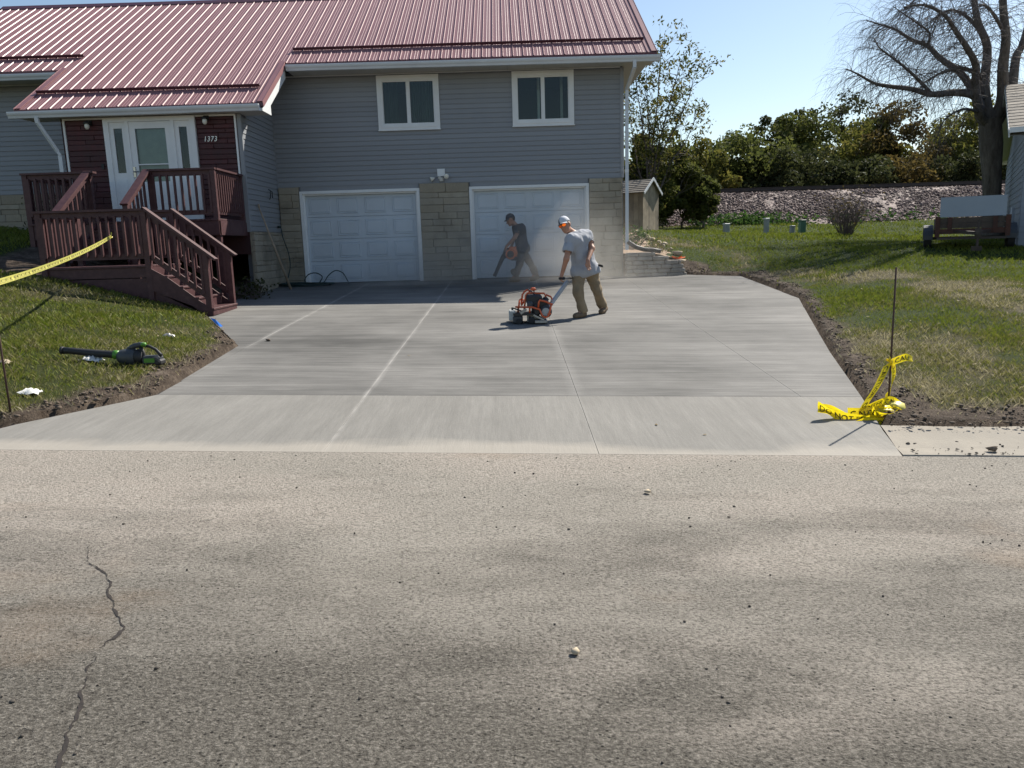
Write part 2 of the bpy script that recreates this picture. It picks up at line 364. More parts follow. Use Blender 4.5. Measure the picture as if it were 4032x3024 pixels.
    t = NT('bark'); co = t.coord('Object', (1, 1, .25)); nz = t.noise(co, 9, 6, .7); c = t.ramp(nz, [(.3, (.075, .064, .055)), (.55, (.155, .135, .116)), (.8, (.26, .23, .20))]); t.set(c, .95, 0, .15); t.bump(nz, .9, .03); M['bark'] = t.m
    M['twig'] = simple('twig', (.125, .10, .092), .8, .3, 6)
    def leaf(name, stops, trans=.45):
        t = NT(name); r = t.attr('tone'); nz = t.noise(t.world(), .6, 3); v = t.math('ADD', t.math('MULTIPLY', r, .65), t.math('MULTIPLY', nz, .4))
        c = t.ramp(v, stops); t.set(c, .75, 0, .12); tl = t.n('BsdfTranslucent'); t.l(c, tl.inputs[0]); mx = t.n('MixShader'); mx.inputs[0].default_value = trans
        t.l(t.b.outputs[0], mx.inputs[1]); t.l(tl.outputs[0], mx.inputs[2]); t.l(mx.outputs[0], t.out.inputs[0]); return t.m
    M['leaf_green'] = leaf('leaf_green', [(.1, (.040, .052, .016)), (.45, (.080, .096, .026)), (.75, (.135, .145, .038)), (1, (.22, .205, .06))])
    M['leaf_dark'] = leaf('leaf_dark', [(.1, (.026, .032, .015)), (.5, (.050, .058, .022)), (.85, (.085, .092, .032)), (1, (.13, .13, .045))], .35)  # tones lightened to stand in for haze over the far trees
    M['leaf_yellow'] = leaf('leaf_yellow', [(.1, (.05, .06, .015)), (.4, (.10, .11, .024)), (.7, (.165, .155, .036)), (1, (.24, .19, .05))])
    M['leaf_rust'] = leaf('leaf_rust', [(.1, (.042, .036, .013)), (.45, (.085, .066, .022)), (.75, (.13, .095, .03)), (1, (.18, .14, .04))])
    M['leaf_walnut'] = leaf('leaf_walnut', [(.1, (.04, .055, .014)), (.45, (.075, .088, .022)), (.75, (.14, .125, .03)), (1, (.22, .16, .05))], .5)
    M['leaf_fallen'] = leaf('leaf_fallen', [(.1, (.12, .08, .04)), (.5, (.24, .18, .09)), (1, (.42, .36, .24))], .2)
    M['weed'] = leaf('leaf_weed', [(.1, (.02, .05, .012)), (.5, (.04, .09, .02)), (1, (.10, .15, .04))])
    # --- tools, clothes
    M['skin'] = simple('skin', (.40, .20, .125), .5, .12, 12, .1, 80)
    M['skin2'] = simple('skin_tan', (.30, .145, .09), .5, .12, 12)
    M['tshirt'] = simple('heather_cotton', (.36, .37, .40), .9, .1, 7, .25, 120)
    M['khaki'] = simple('khaki_work_cloth', (.265, .200, .125), .9, .22, 5, .3, 110)
    M['navy'] = simple('navy_cotton', (.018, .022, .032), .9, .2, 6)
    M['darkpants'] = simple('grey_work_cloth', (.055, .058, .062), .9, .2, 6)
    M['boot'] = simple('tan_boot_leather', (.165, .112, .066), .75, .3, 10, .4, 50)
    M['boot2'] = simple('dusty_boot_leather', (.12, .09, .06), .8, .3, 10)
    M['cap'] = simple('pale_cap_cloth', (.56, .57, .60), .85, .08, 8)
    M['cap_dark'] = simple('dark_cap_cloth', (.035, .037, .045), .85, .1, 8)
    M['hair'] = simple('dark_hair', (.03, .02, .014), .7)
    t = NT('mirror_lens'); t.set((.95, .17, .02), .08, .85, .6); M['lens'] = t.m
    M['orange'] = simple('orange_powder_coat', (.62, .105, .025), .38, .12, 6, coat=.3)
    M['orange2'] = simple('orange_plastic', (.70, .17, .035), .45, .1, 6)
    M['engine'] = simple('engine_black', (.020, .020, .021), .5, .3, 9)
    M['steel'] = simple('worn_steel', (.33, .33, .32), .42, .2, 7, metal=.75)
    M['greybar'] = simple('grey_handle_paint', (.36, .38, .41), .45, .1, 6)
    M['lime'] = simple('green_plastic', (.07, .22, .02), .4, .08, 6)
    M['toolgrey'] = simple('grey_plastic', (.045, .05, .056), .5, .1, 6)
    M['rod'] = simple('rusty_rebar', (.065, .035, .026), .8, .3, 20)
    t = NT('caution_plastic'); t.set((.90, .74, .02), .38, 0, .5); tl = t.n('BsdfTranslucent'); tl.inputs[0].default_value = (.92, .74, .02, 1); mx = t.n('MixShader'); mx.inputs[0].default_value = .40
    t.l(t.b.outputs[0], mx.inputs[1]); t.l(tl.outputs[0], mx.inputs[2]); t.l(mx.outputs[0], t.out.inputs[0]); M['tape'] = t.m
    t = NT('caution_plastic_back'); t.set((.86, .80, .22), .4, 0, .5); tl = t.n('BsdfTranslucent'); tl.inputs[0].default_value = (.90, .80, .15, 1); mx = t.n('MixShader'); mx.inputs[0].default_value = .40
    t.l(t.b.outputs[0], mx.inputs[1]); t.l(tl.outputs[0], mx.inputs[2]); t.l(mx.outputs[0], t.out.inputs[0]); M['tape_back'] = t.m
    M['print'] = simple('black_print', (.02, .018, .012), .5)
    M['print_back'] = simple('print_show_through', (.34, .31, .13), .5)
    M['blue'] = simple('blue_flag_plastic', (.015, .19, .72), .4, .05, 6)
    M['hose'] = simple('green_hose', (.018, .040, .038), .45, .1, 8)
    M['wood'] = simple('grey_wood_pole', (.33, .26, .19), .8, .25, 6)
    M['paper'] = simple('white_paper', (.72, .71, .67), .8, .1, 9)
    M['pebble'] = simple('pebble', (.10, .085, .07), .9, .4, 12, piece=.3)
    M['palestone'] = simple('pale_stone', (.45, .37, .26), .9, .3, 12)
    M['crack'] = simple('crack_shadow', (.028, .022, .019), .95, .4, 14, .5)
    M['silt'] = simple('dried_silt', (.30, .272, .228), .95, .25, 7, .5, 70)
    M['orangeflag'] = simple('orange_flagging', (.85, .14, .02), .5)
    M['mulch'] = simple('wood_mulch', (.27, .185, .12), .95, .5, 20, .8, 60)
    t = NT('airborne_dust'); t.t.nodes.remove(t.b); v = t.n('VolumePrincipled'); v.inputs['Color'].default_value = (.86, .82, .76, 1); v.inputs['Anisotropy'].default_value = .35
    co = t.coord('Generated'); wv = t.world(); nz = t.noise(wv, .85, 5, .62, .5)
    c0 = t.n('VectorMath', operation='SUBTRACT'); t.l(co, c0.inputs[0]); c0.inputs[1].default_value = (.5, .5, .0)
    ln = t.n('VectorMath', operation='MULTIPLY'); t.l(c0.outputs[0], ln.inputs[0]); ln.inputs[1].default_value = (2.0, 2.0, 1.0)
    le = t.n('VectorMath', operation='LENGTH'); t.l(ln.outputs[0], le.inputs[0])
    fall = t.rng(le.outputs['Value'], .25, 1.0, 1, 0)
    d = t.math('MULTIPLY', t.math('MULTIPLY', t.rng(nz, .36, .68, 0, 1), fall), .62)
    t.l(d, v.inputs['Density']); t.l(v.outputs[0], t.out.inputs['Volume']); M['dust'] = t.m
mats()
# ================================================================== ground
CP = np.array([
 (-4.05, 6.1, .37), (-3.36, 7.12, .385), (-3.52, 9.8, .50), (-4.3, 11.4, .575), (-4.97, 12.6, .635), (-4.3, 5.5, .345), (-5.5, 5.6, .40), (-8, 5.5, .48), (-12, 5.5, .63), (-20, 5.5, .92),
 (-5.6, 12.6, .82), (-6.6, 12.6, 1.08), (-7.65, 12.6, 1.32), (-5.5, 14.2, .70), (-5.5, 16.5, .80), (-9, 15.5, 1.95), (-11.5, 18.6, 2.33), (-13.5, 18, 2.4), (-5.2, 8.5, .68), (-6.5, 10, .90), (-8, 9, .98), (-12, 10, 1.35), (-18, 14, 2.1), (-10.5, 13, 1.62),
 (2.85, 5.7, .075), (3.05, 6.05, .11), (3.36, 7.15, .165), (3.92, 9.23, .27), (4.65, 11.7, .42), (5.38, 14.2, .56), (5.5, 16.5, .70), (5.48, 18.05, .80), (4.95, 18.35, .80), (4.3, 18.75, .84),
 (4.0, 5.9, .055), (6, 5.9, .0), (9, 5.8, -.10), (13, 5.6, -.25), (22, 5.6, -.55), (5.2, 7.5, .22), (6.5, 9, .38), (9, 9, .30), (7, 12, .63), (10, 12, .60), (14, 12, .5), (7.2, 15, .88), (9, 16, .95), (10.9, 17.6, 1.18), (13, 17, 1.05), (20, 20, .85),
 (4.25, 19.15, 1.15), (3.3, 19.1, 1.32), (5.4, 19.3, 1.05), (4, 22, 1.55), (6.5, 21, 1.33), (9, 21, 1.42), (9.2, 28, 1.675), (5, 26, 1.88), (10.8, 25, 1.585), (7.75, 28, 1.765), (10.1, 28, 1.66), (14, 24, 1.38), (17, 27, 1.0), (22, 28, 1.3),
 (7, 33, 2.0), (10.7, 34.5, 2.15), (19, 34.5, 2.15), (28, 34, 2.15), (0, 32, 2.2), (-12, 30, 2.4), (-25, 25, 2.4), (0, 45, 2.9), (15, 48, 2.6), (30, 48, 2.6), (15, 62, 3.2), (-20, 50, 3.0), (40, 60, 3.2), (36, 20, .5)])
def _rbf():
    P = CP[:, :2]; n = len(P); K = np.linalg.norm(P[:, None]-P[None], axis=-1)
    A = np.zeros((n+3, n+3)); A[:n, :n] = K-np.eye(n)*.02; A[:n, n] = 1; A[:n, n+1:] = P; A[n, :n] = 1; A[n+1:, :n] = P.T
    return np.linalg.solve(A, np.r_[CP[:, 2], 0, 0, 0])
_W = _rbf()
def zlawn(X, Y):
    X = np.asarray(X, float); Y = np.asarray(Y, float); sh = np.broadcast(X, Y).shape
    x = np.clip(np.broadcast_to(X, sh).ravel(), -25, 40); y = np.clip(np.broadcast_to(Y, sh).ravel(), 5.3, 62); n = len(CP); out = np.empty(len(x))
    for i in range(0, len(x), 20000):
        xx = x[i:i+20000]; yy = y[i:i+20000]
        d = np.hypot(xx[:, None]-CP[None, :, 0], yy[:, None]-CP[None, :, 1])
        out[i:i+20000] = d@_W[:n]+_W[n]+_W[n+1]*xx+_W[n+2]*yy
    return out.reshape(sh)
def edge_dist(X, Y):
    """distance outside the concrete (negative inside), rough"""
    dl = xleft(Y)-X; dr = X-xright(Y)
    d = np.maximum(dl, dr)
    back = np.where(X > 2.8, Y-np.interp(X, [2.8, 4.2, 4.95, 5.37], [18.72, 18.7, 18.22, 18.03]), Y-18.8)
    return np.maximum(np.maximum(d, back), Y_END-Y)
def soil_mask(X, Y):
    d = edge_dist(X, Y); nz = fbm(X*1.3, Y*1.3, 2.0)+.7*fbm(X*5.5, Y*5.5, 4.0)
    wR = lin(Y, [(5.4, .8), (6.6, .62), (8, .42), (10, .33), (14, .36), (17, .6), (18.6, .8)])+nz*.22
    wL = lin(Y, [(5.4, .3), (7, .42), (9, .36), (11, .22), (12.7, .15), (14, .6)])+nz*.25
    wd = np.where(X > 0, wR, wL)
    m = np.clip((wd-d)/.16, 0, 1)
    road = np.clip((.42+nz*.22-(Y-6.15))/.15, 0, 1)*(X > 2.9)               # strip behind the kerb
    under = ((X > -9.2) & (X < -4.9) & (Y > 12.9) & (Y < 16.6)).astype(float)  # bare ground below the porch
    return np.clip(np.maximum(np.maximum(m*(Y < 19.2)*(np.abs(X) < 7), road), under), 0, 1)
def grid_axis(lo, hi, fine_lo, fine_hi, step, grow=1.25):
    a = list(np.arange(fine_lo, fine_hi+1e-6, step)); s = step
    x = fine_hi
    while x < hi: s *= grow; x += s; a.append(x)
    s = step; x = fine_lo
    while x > lo: s *= grow; x -= s; a.insert(0, x)
    return np.array(a)
def build_lawn():
    xs = grid_axis(-420, 420, -8.5, 8.5, .11); ys = grid_axis(-260, 520, 5.2, 19.6, .11)
    X, Y = np.meshgrid(xs, ys); Z = zlawn(X, Y)
    so = soil_mask(X, Y); d = edge_dist(X, Y)
    Z = Z+so*(fbm(X*3.1, Y*3.1, 5.)*.045+np.abs(fbm(X*7, Y*7, 1.))*.035)+(1-so)*fbm(X*1.1, Y*1.1)*.02*(np.abs(X) < 30)
    Z = np.where(d < .035, np.minimum(Z, zdrv(np.clip(X, -12, 12), np.clip(Y, 5, 19))-.13), Z)
    inhouse = (X > -13) & (X < 2.75) & (Y > 18.9) & (Y < 26.1)
    Z = np.where(inhouse, np.minimum(Z, .5), Z)
    Z = np.where((X > -5.5) & (X < 2.76) & (Y > 18.5) & (Y < 26), np.minimum(Z, .55), Z)
    Z = np.where((Y > 35.2) & (Y < 47) & (X > -80), np.minimum(Z, 2.0), Z)
    Z = np.where(Y < Y_END+.75, np.where((X > 2.7) | (X < -3.9), np.minimum(Z, zroad(X)-.10+np.clip(Y-Y_END-.62, 0, .13)*1.1), Z), Z)
    Z = np.where(Y < Y_END, zroad(X)-.14, Z)
    ny, nx = X.shape; idx = np.arange(nx*ny).reshape(ny, nx)
    F = np.stack([idx[:-1, :-1], idx[:-1, 1:], idx[1:, 1:], idx[1:, :-1]], -1).reshape(-1, 4)
    o = np_mesh('lawn', np.stack([X, Y, Z], -1).reshape(-1, 3), F, M['lawn'], smooth=True, attrs={'soil': so.ravel()}); tag(o, kind='structure')
build_lawn()
def zground(X, Y): return zlawn(X, Y)

def build_road():
    xs = np.concatenate([np.linspace(-160, -14, 30), np.arange(-13.5, 13.51, .25), np.linspace(14, 160, 30)]); ys = np.concatenate([np.linspace(-7, -1, 8), np.arange(-.5, 5.35, .2), [5.3995]])
    X, Y = np.meshgrid(xs, ys); Z = zroads(X, Y)
    ny, nx = X.shape; idx = np.arange(nx*ny).reshape(ny, nx)
    F = np.stack([idx[:-1, :-1], idx[:-1, 1:], idx[1:, 1:], idx[1:, :-1]], -1).reshape(-1, 4)
    rd = np_mesh('road', np.stack([X, Y, Z], -1).reshape(-1, 3), F, M['asphalt'], smooth=True); tag(rd, kind='structure')
    # the long crack: a ragged flat ribbon, groove shade put into its dark colour
    px = [(195, 1180), (190, 1215), (228, 1240), (240, 1290), (255, 1325), (272, 1355), (262, 1375), (215, 1400), (195, 1440), (180, 1500), (165, 1540), (145, 1590), (125, 1640), (118, 1670)]
    pts = []
    for x, y in px:
        x *= 4032/2212; y *= 4032/2212
        d = _f+_rt*((x-2016)/3029)-_up*((y-1512)/3029); t = -1.4/d.z
        for _ in range(6):
            p = Vector((0, 0, CAMZ))+d*t; t *= (CAMZ-float(zroad(p.x)))/(CAMZ-p.z)
        pts.append((p.x, p.y))
    P = np.array(pts); s = np.r_[0, np.cumsum(np.hypot(*np.diff(P, axis=0).T))]; u = np.arange(0, s[-1], .012)
    cx = np.interp(u, s, P[:, 0])+fbm(u*9, 0*u, 3.)*.022+fbm(u*38, 0*u, 5.)*.014; cyy = np.interp(u, s, P[:, 1])
    wd = np.clip(.012*vnoise(u*13, 0*u, 9.)+.010*vnoise(u*52, 0*u, 4.)-.0058, .0004, .02)*.72*np.interp(u, [0, .25, 1.2, s[-1]], [.35, .7, 1.15, .9])
    V = np.concatenate([np.stack([cx-wd, cyy, zroads(cx, cyy)+.0025], -1), np.stack([cx+wd, cyy, zroads(cx, cyy)+.0025], -1)]); n = len(u); i = np.arange(n-1)
    np_mesh('crack', V, np.stack([i, i+1, n+i+1, n+i], -1), M['crack'], rd)
    # oily scuff marks at the right
    return rd
ROAD = build_road()

def build_driveway():
    root = empty('driveway', (0, 0, 0)); tag(root, kind='structure')
    J = [-3.36, -1.39, .61, 2.72]; g = .0025
    def strip(xa, xb, ya, yb, mat, name):
        rows = np.unique(np.r_[np.arange(ya, yb, .2), yb, [p[0] for p in XLP+XRP if ya < p[0] < yb]]); V = []; F = []; n = 7; prev = None
        for y in rows:
            a = max(xa, xleft(y)); b = min(xb, xright(y))
            if y > 18.0 and y < 18.85 and b > 4.0: pass
            if b-a < .004: prev = None; continue
            base = len(V); xs = np.linspace(a, b, n); z = zdrv(xs, y)
            if y < 5.75: z = z-.004*0
            V += [(x, y, q) for x, q in zip(xs, z)]+[(a, y, z[0]-.11), (b, y, z[-1]-.11)]
            if prev is not None:
                for i in range(n-1): F.append((prev+i, prev+i+1, base+i+1, base+i))
                F.append((prev+n, prev, base, base+n)); F.append((prev+n-1, prev+n+1, base+n+1, base+n-1))
            else: F0 = base
            prev = base
        if len(F) == 0: return
        for base in (0, prev):
            b0 = len(V); V += [(V[base+i][0], V[base+i][1], V[base+i][2]-.06) for i in range(n)]
            F += [(base+i, base+i+1, b0+i+1, b0+i) for i in range(n-1)]
        me = bpy.data.meshes.new(name); me.from_pydata(V, [], F); me.materials.append(mat); me.update()
        o = bpy.data.objects.new(name, me); link(o, root)
    edges = [-9]+J+[9]
    for k in range(5):
        lo, hi = edges[k]+g, edges[k+1]-g
        strip(lo, hi, Y_AP+.003, 12.4-.001, M['slab'], 'concrete_slab'); strip(lo, hi, 12.4+.001, 18.81, M['slab'], 'concrete_slab')
    for lo, hi in ((-9, -1.3925), (-1.3875, .608), (.612, 9)):
        strip(lo, hi, Y_END, Y_AP-.003, M['apron'], 'concrete_slab')
    # dark joint bed below the gaps
    mb = MB()
    for xj in J: mb.add([(xj-.05, 7.1, float(zdrv(xj, 7.1))-.02), (xj+.05, 7.1, float(zdrv(xj, 7.1))-.02), (xj+.05, 18.8, .80), (xj-.05, 18.8, .80)], [(0, 1, 2, 3)])
    mb.build('joint_bed', M['crack'], root)
build_driveway()

def build_curbs():
    def curb(name, xa, xb, ang):
        mb = MB(); n = max(2, int(abs(xb-xa)/.5)); prof = [(5.40, -.02), (5.42, .006), (5.62, .004), (5.85, .026), (6.02, .042), (6.17, .050), (6.18, -.10)]
        V = []; F = []
        for i in range(n+1):
            x = xa+(xb-xa)*i/n
            for k, (y, z) in enumerate(prof):
                xx = x+(ang(y) if i == 0 else 0); V.append((xx, y, float(zroad(xx))+z))
        m_ = len(prof)
        for i in range(n):
            for k in range(m_-1): F.append((i*m_+k, (i+1)*m_+k, (i+1)*m_+k+1, i*m_+k+1))
        mb.add(V, F); o = mb.build(name, M['curb']); tag(o, kind='structure')
    curb('curb', 2.826, 90, lambda y: (y-5.4)*.253)
    curb('curb', -4.40, -90, lambda y: (y-5.4)*.12)
build_curbs()

def scatter_grass():
    """real blades; dense by the street, larger and sparser further off"""
    V = []; F = []; T = []; off = 0
    def field(x0, x1, y0, y1, dens, h, wd, keep):
        nonlocal off
        n = int((x1-x0)*(y1-y0)*dens); x = NPR.uniform(x0, x1, n); y = NPR.uniform(y0, y1, n)
        k = keep(x, y) & (edge_dist(x, y) > .04) & (NPR.random(n) > soil_mask(x, y)*.95)
        k &= NPR.random(n) < np.clip(.62+fbm(x*1.7, y*1.7, 8.)*1.0, .12, 1)
        x, y = x[k], y[k]; n = len(x); z = zlawn(x, y)-.004
        hh = h*NPR.uniform(.45, 1.25, n)*(1+.6*np.clip(fbm(x*.9, y*.9, 3.), -.6, .6)); a = NPR.uniform(0, 2*np.pi, n); ln = NPR.uniform(.2, 1.1, n)*hh; ph = NPR.uniform(0, 2*np.pi, n)
        rs_ = soil_mask(x, y); w2 = wd*NPR.uniform(.6, 1.2, n)/2; dx, dy = np.cos(a)*w2, np.sin(a)*w2; lx, ly = np.cos(ph)*ln, np.sin(ph)*ln
        P = np.stack([np.stack([x-dx, y-dy, z], -1), np.stack([x+dx, y+dy, z], -1),
                      np.stack([x+dx*.8+lx*.4, y+dy*.8+ly*.4, z+hh*.62], -1), np.stack([x+lx, y+ly, z+hh], -1)], 1).reshape(-1, 3)
        i = np.arange(n)*4+off; F.append(np.stack([i, i+1, i+2, i+3], -1)); V.append(P); T.append(np.repeat(np.clip(NPR.random(n)+.45*rs_, 0, 1.2), 4)); off += 4*n
    vis = lambda x, y: (np.abs(x) < .72*y+1.2)
    notdrive = lambda x, y: vis(x, y) & ((x < xleft(y)) | (x > xright(y)) | (y > 18.3))
    lower = lambda x, y: notdrive(x, y) & ~((x < -4.7) & (y > 12.85) & (x > -9.1))
    field(-9, -3.2, 5.95, 9.5, 3600, .055, .0062, lower)
    field(-11.5, -3.2, 9.5, 14, 1700, .065, .009, lower)
    field(-13, -9.1, 12.5, 18.5, 700, .07, .013, lower)
    field(2.9, 8, 6.1, 9.5, 3300, .048, .0062, lower)
    field(3.2, 12.5, 9.5, 15, 1500, .052, .010, lower)
    field(4.2, 17, 15, 22, 620, .06, .017, lower)
    field(4.2, 24, 22, 35, 210, .085, .03, lower)
    o = np_mesh('grass', np.concatenate(V), np.concatenate(F), M['blade'], attrs={'tone': np.concatenate(T)})
    tag(o, 'short patchy green and straw-coloured lawn grass', 'grass', kind='stuff')
scatter_grass()

def lumps(name, X, Y, Z, S, mat, label, cat, flat=.7, parent=None):
    """irregular low-poly stones / clods joined into one object"""
    ph = (1+5**.5)/2; IV = np.array([(-1, ph, 0), (1, ph, 0), (-1, -ph, 0), (1, -ph, 0), (0, -1, ph), (0, 1, ph), (0, -1, -ph), (0, 1, -ph), (ph, 0, -1), (ph, 0, 1), (-ph, 0, -1), (-ph, 0, 1)], float); IV /= np.linalg.norm(IV[0])
    IF = np.array([(0, 11, 5), (0, 5, 1), (0, 1, 7), (0, 7, 10), (0, 10, 11), (1, 5, 9), (5, 11, 4), (11, 10, 2), (10, 7, 6), (7, 1, 8), (3, 9, 4), (3, 4, 2), (3, 2, 6), (3, 6, 8), (3, 8, 9), (4, 9, 5), (2, 4, 11), (6, 2, 10), (8, 6, 7), (9, 8, 1)])
    n = len(X); r = NPR.uniform(.6, 1.25, (n, 12, 1)); P = IV[None]*r*NPR.uniform(.65, 1.35, (n, 1, 3)); P[..., 2] *= flat
    a = NPR.uniform(0, 6.28, n); c, s = np.cos(a)[:, None], np.sin(a)[:, None]
    P = np.stack([P[..., 0]*c-P[..., 1]*s, P[..., 0]*s+P[..., 1]*c, P[..., 2]], -1)*np.asarray(S)[:, None, None]+np.stack([X, Y, Z], -1)[:, None, :]
    F = (IF[None]+(np.arange(n)*12)[:, None, None]).reshape(-1, 3)
    o = np_mesh(name, P.reshape(-1, 3), F, mat, parent)
    if label: tag(o, label, cat, kind='stuff')
    return o
def scatter_lumps():
    n = 150000; x = NPR.uniform(-6, 9.0, n); y = NPR.uniform(6.0, 19, n); k = (soil_mask(x, y) > .5) & (edge_dist(x, y) > .05) & (NPR.random(n) < .75) & ~((x < -5.) & (y > 12.5)) & ~((x < 4.3) & (y > 18.4)); x, y = x[k], y[k]
    s = .004+.020*NPR.random(len(x))**4; lumps('soil_clods', x, y, zlawn(x, y)+.012+s*.2, s, M['soil'], 'loose dark soil clods along the edge of the new concrete', 'soil')
    n = 3000; x = NPR.uniform(-4, 4.4, n); y = 5.35-NPR.random(n)**1.2*4.2; k = NPR.random(n) < np.clip(.10+.7*np.clip(fbm(x*.7+3, y*.7, 2.), 0, 1)+.8*np.clip((x-1.6)/1.6, 0, 1)*np.clip(1-abs(y-3.2)/1.2, 0, 1), 0, 1); x, y = x[k], y[k]
    s = .0025+.006*NPR.random(len(x))**2.5; lumps('pebbles', x, y, zroads(x, y)+s*.45, s, M['pebble'], 'dark crumbs and pebbles strewn over the street', 'pebbles')
    n = 130; x = NPR.uniform(2.9, 5, n); y = 5.42+NPR.random(n)**2*.35; s = .004+.012*NPR.random(n)**3; lumps('gutter_grit', x, y, zroad(x)+.012+s*.3, s, M['pebble'], 'soil crumbs lying in the gutter beside the driveway apron', 'grit')
scatter_lumps()
def fallen_leaves():
    q = np.random.default_rng(21); n = 900; x = q.uniform(-9, 11, n); y = q.uniform(5.6, 20, n); inside = (x > xleft(y)) & (x < xright(y)) & (y < 18.3)
    k = (np.abs(x) < .7*y+1) & (~inside | (q.random(n) < .05)) & ~((x > -9.2) & (x < -4.8) & (y > 12.6)) & ~((x < 3) & (y > 18)); x, y, ins = x[k], y[k], inside[k]; n = len(x); z = np.where(ins, zdrv(x, y)+.006, zlawn(x, y)+.035)
    a = q.uniform(0, 6.28, n); s = q.uniform(.012, .032, n); tl = q.normal(0, .35, n); dx, dy = np.cos(a)*s, np.sin(a)*s; ex, ey = -np.sin(a)*s*.55, np.cos(a)*s*.55
    tl = np.where(ins, 0, tl); V = np.stack([np.stack([x-dx, y-dy, z-tl*s*.5+s*.1], -1), np.stack([x+ex, y+ey, z], -1), np.stack([x+dx, y+dy, z+tl*s*.5+s*.1], -1), np.stack([x-ex, y-ey, z], -1)], 1).reshape(-1, 3); i = np.arange(n)*4
    o = np_mesh('fallen_leaves', V, np.stack([i, i+1, i+2, i+3], -1), M['leaf_fallen'], attrs={'tone': np.repeat(q.random(n), 4)}); tag(o, 'small dry leaves and straw bits strewn over the lawn', 'leaves', kind='stuff')
fallen_leaves()
# ================================================================== the house
WY = 18.85
HOUSE = empty('house', (-1.3, 18.85, .8), 0, 'grey-sided house with burgundy metal roof and two white garage doors', 'house')
HOUSE.location = (0, 0, 0)
def wall_holes(mb, x0, x1, z0, z1, holes, y0, y1):
    xs = sorted({x0, x1, *[v for h in holes for v in h[:2]]}); zs = sorted({z0, z1, *[v for h in holes for v in h[2:]]})
    for a, b in zip(xs, xs[1:]):
        for c, d in zip(zs, zs[1:]):
            mx, mz = (a+b)/2, (c+d)/2
            if not any(h[0] < mx < h[1] and h[2] < mz < h[3] for h in holes): mb.box(a, b, y0, y1, c, d)
DOORS = [(-4.86, -2.145, .80, 2.95), (-.83, 1.88, .80, 2.945)]
WINS = [(-2.955, -1.515, 4.355, 5.567), (.184, 1.622, 4.356, 5.571)]
def sid_mesh():
    h = .1105; pr = [(-.006, 0), (-.021, .001), (-.0215, .006), (-.013, h-.020), (-.006, h-.012), (-.005, h), (.0, h), (.0, 0)]
    mb = MB(); mb.prism([(y, z) for y, z in pr], 'x', 0, 1); me = mb.mesh('siding_board'); me.materials.append(M['siding']); return me
SIDM = sid_mesh()
def siding(parent, x0, x1, z0, z1, y, holes=(), side=False, me=None, rz=0.0, org=None):
    z = z0; h = .1105; me = me or SIDM
    while z < z1-.02:
        hh = min(h, z1-z); segs = [(x0, x1)]
        for a, b, c, d in holes:
            if c < z+hh-.012 and d > z+.012:
                segs = [s for q in segs for s in ((q[0], min(q[1], a)), (max(q[0], b), q[1])) if s[1]-s[0] > .03]
        for a, b in segs:
            if org is not None: o = mesh_obj('siding_board', me, parent, (org[0]+math.cos(rz)*a, org[1]+math.sin(rz)*a, z), (b-a, 1, hh/h), (0, 0, rz))
            elif side: mesh_obj('siding_board', me, parent, (y, a, z), (b-a, 1, hh/h), (0, 0, R(90)))
            else: mesh_obj('siding_board', me, parent, (a, y, z), (b-a, 1, hh/h))
        z += h
def stones(parent, u0, u1, z0, z1, y, hs, ls, mat, name, axis='x', depth=.05, proud=.018, gap=.0045, seed=1):
    """coursed stone or brick facing, every stone a piece of its own"""
    rg = random.Random(seed); z = z0
    while z < z1-.03:
        h = min(rg.uniform(*hs), z1-z)
        if z1-(z+h) < hs[0]*.6: h = z1-z
        u = u0
        while u < u1-.01:
            L = min(rg.uniform(*ls), u1-u)
            if u1-(u+L) < ls[0]*.5: L = u1-u
            p = rg.uniform(0, proud); mb = MB()
            mb.cbox(0, L-gap, -depth-p, 0, 0, h-gap, min(.008, h*.12))
            jit = [tuple((v[0]+rg.uniform(-.003, .003), v[1]+(rg.uniform(-.004, .004) if v[1] < -depth*.5 else 0), v[2]+rg.uniform(-.003, .003))) for v in mb.v]; mb.v = jit
            o = mb.build(name, mat, parent)
            if axis == 'x': o.location = (u, y, z)
            else: o.location = (y, u, z); o.rotation_euler = (0, 0, R(90))
            u += L
        z += h
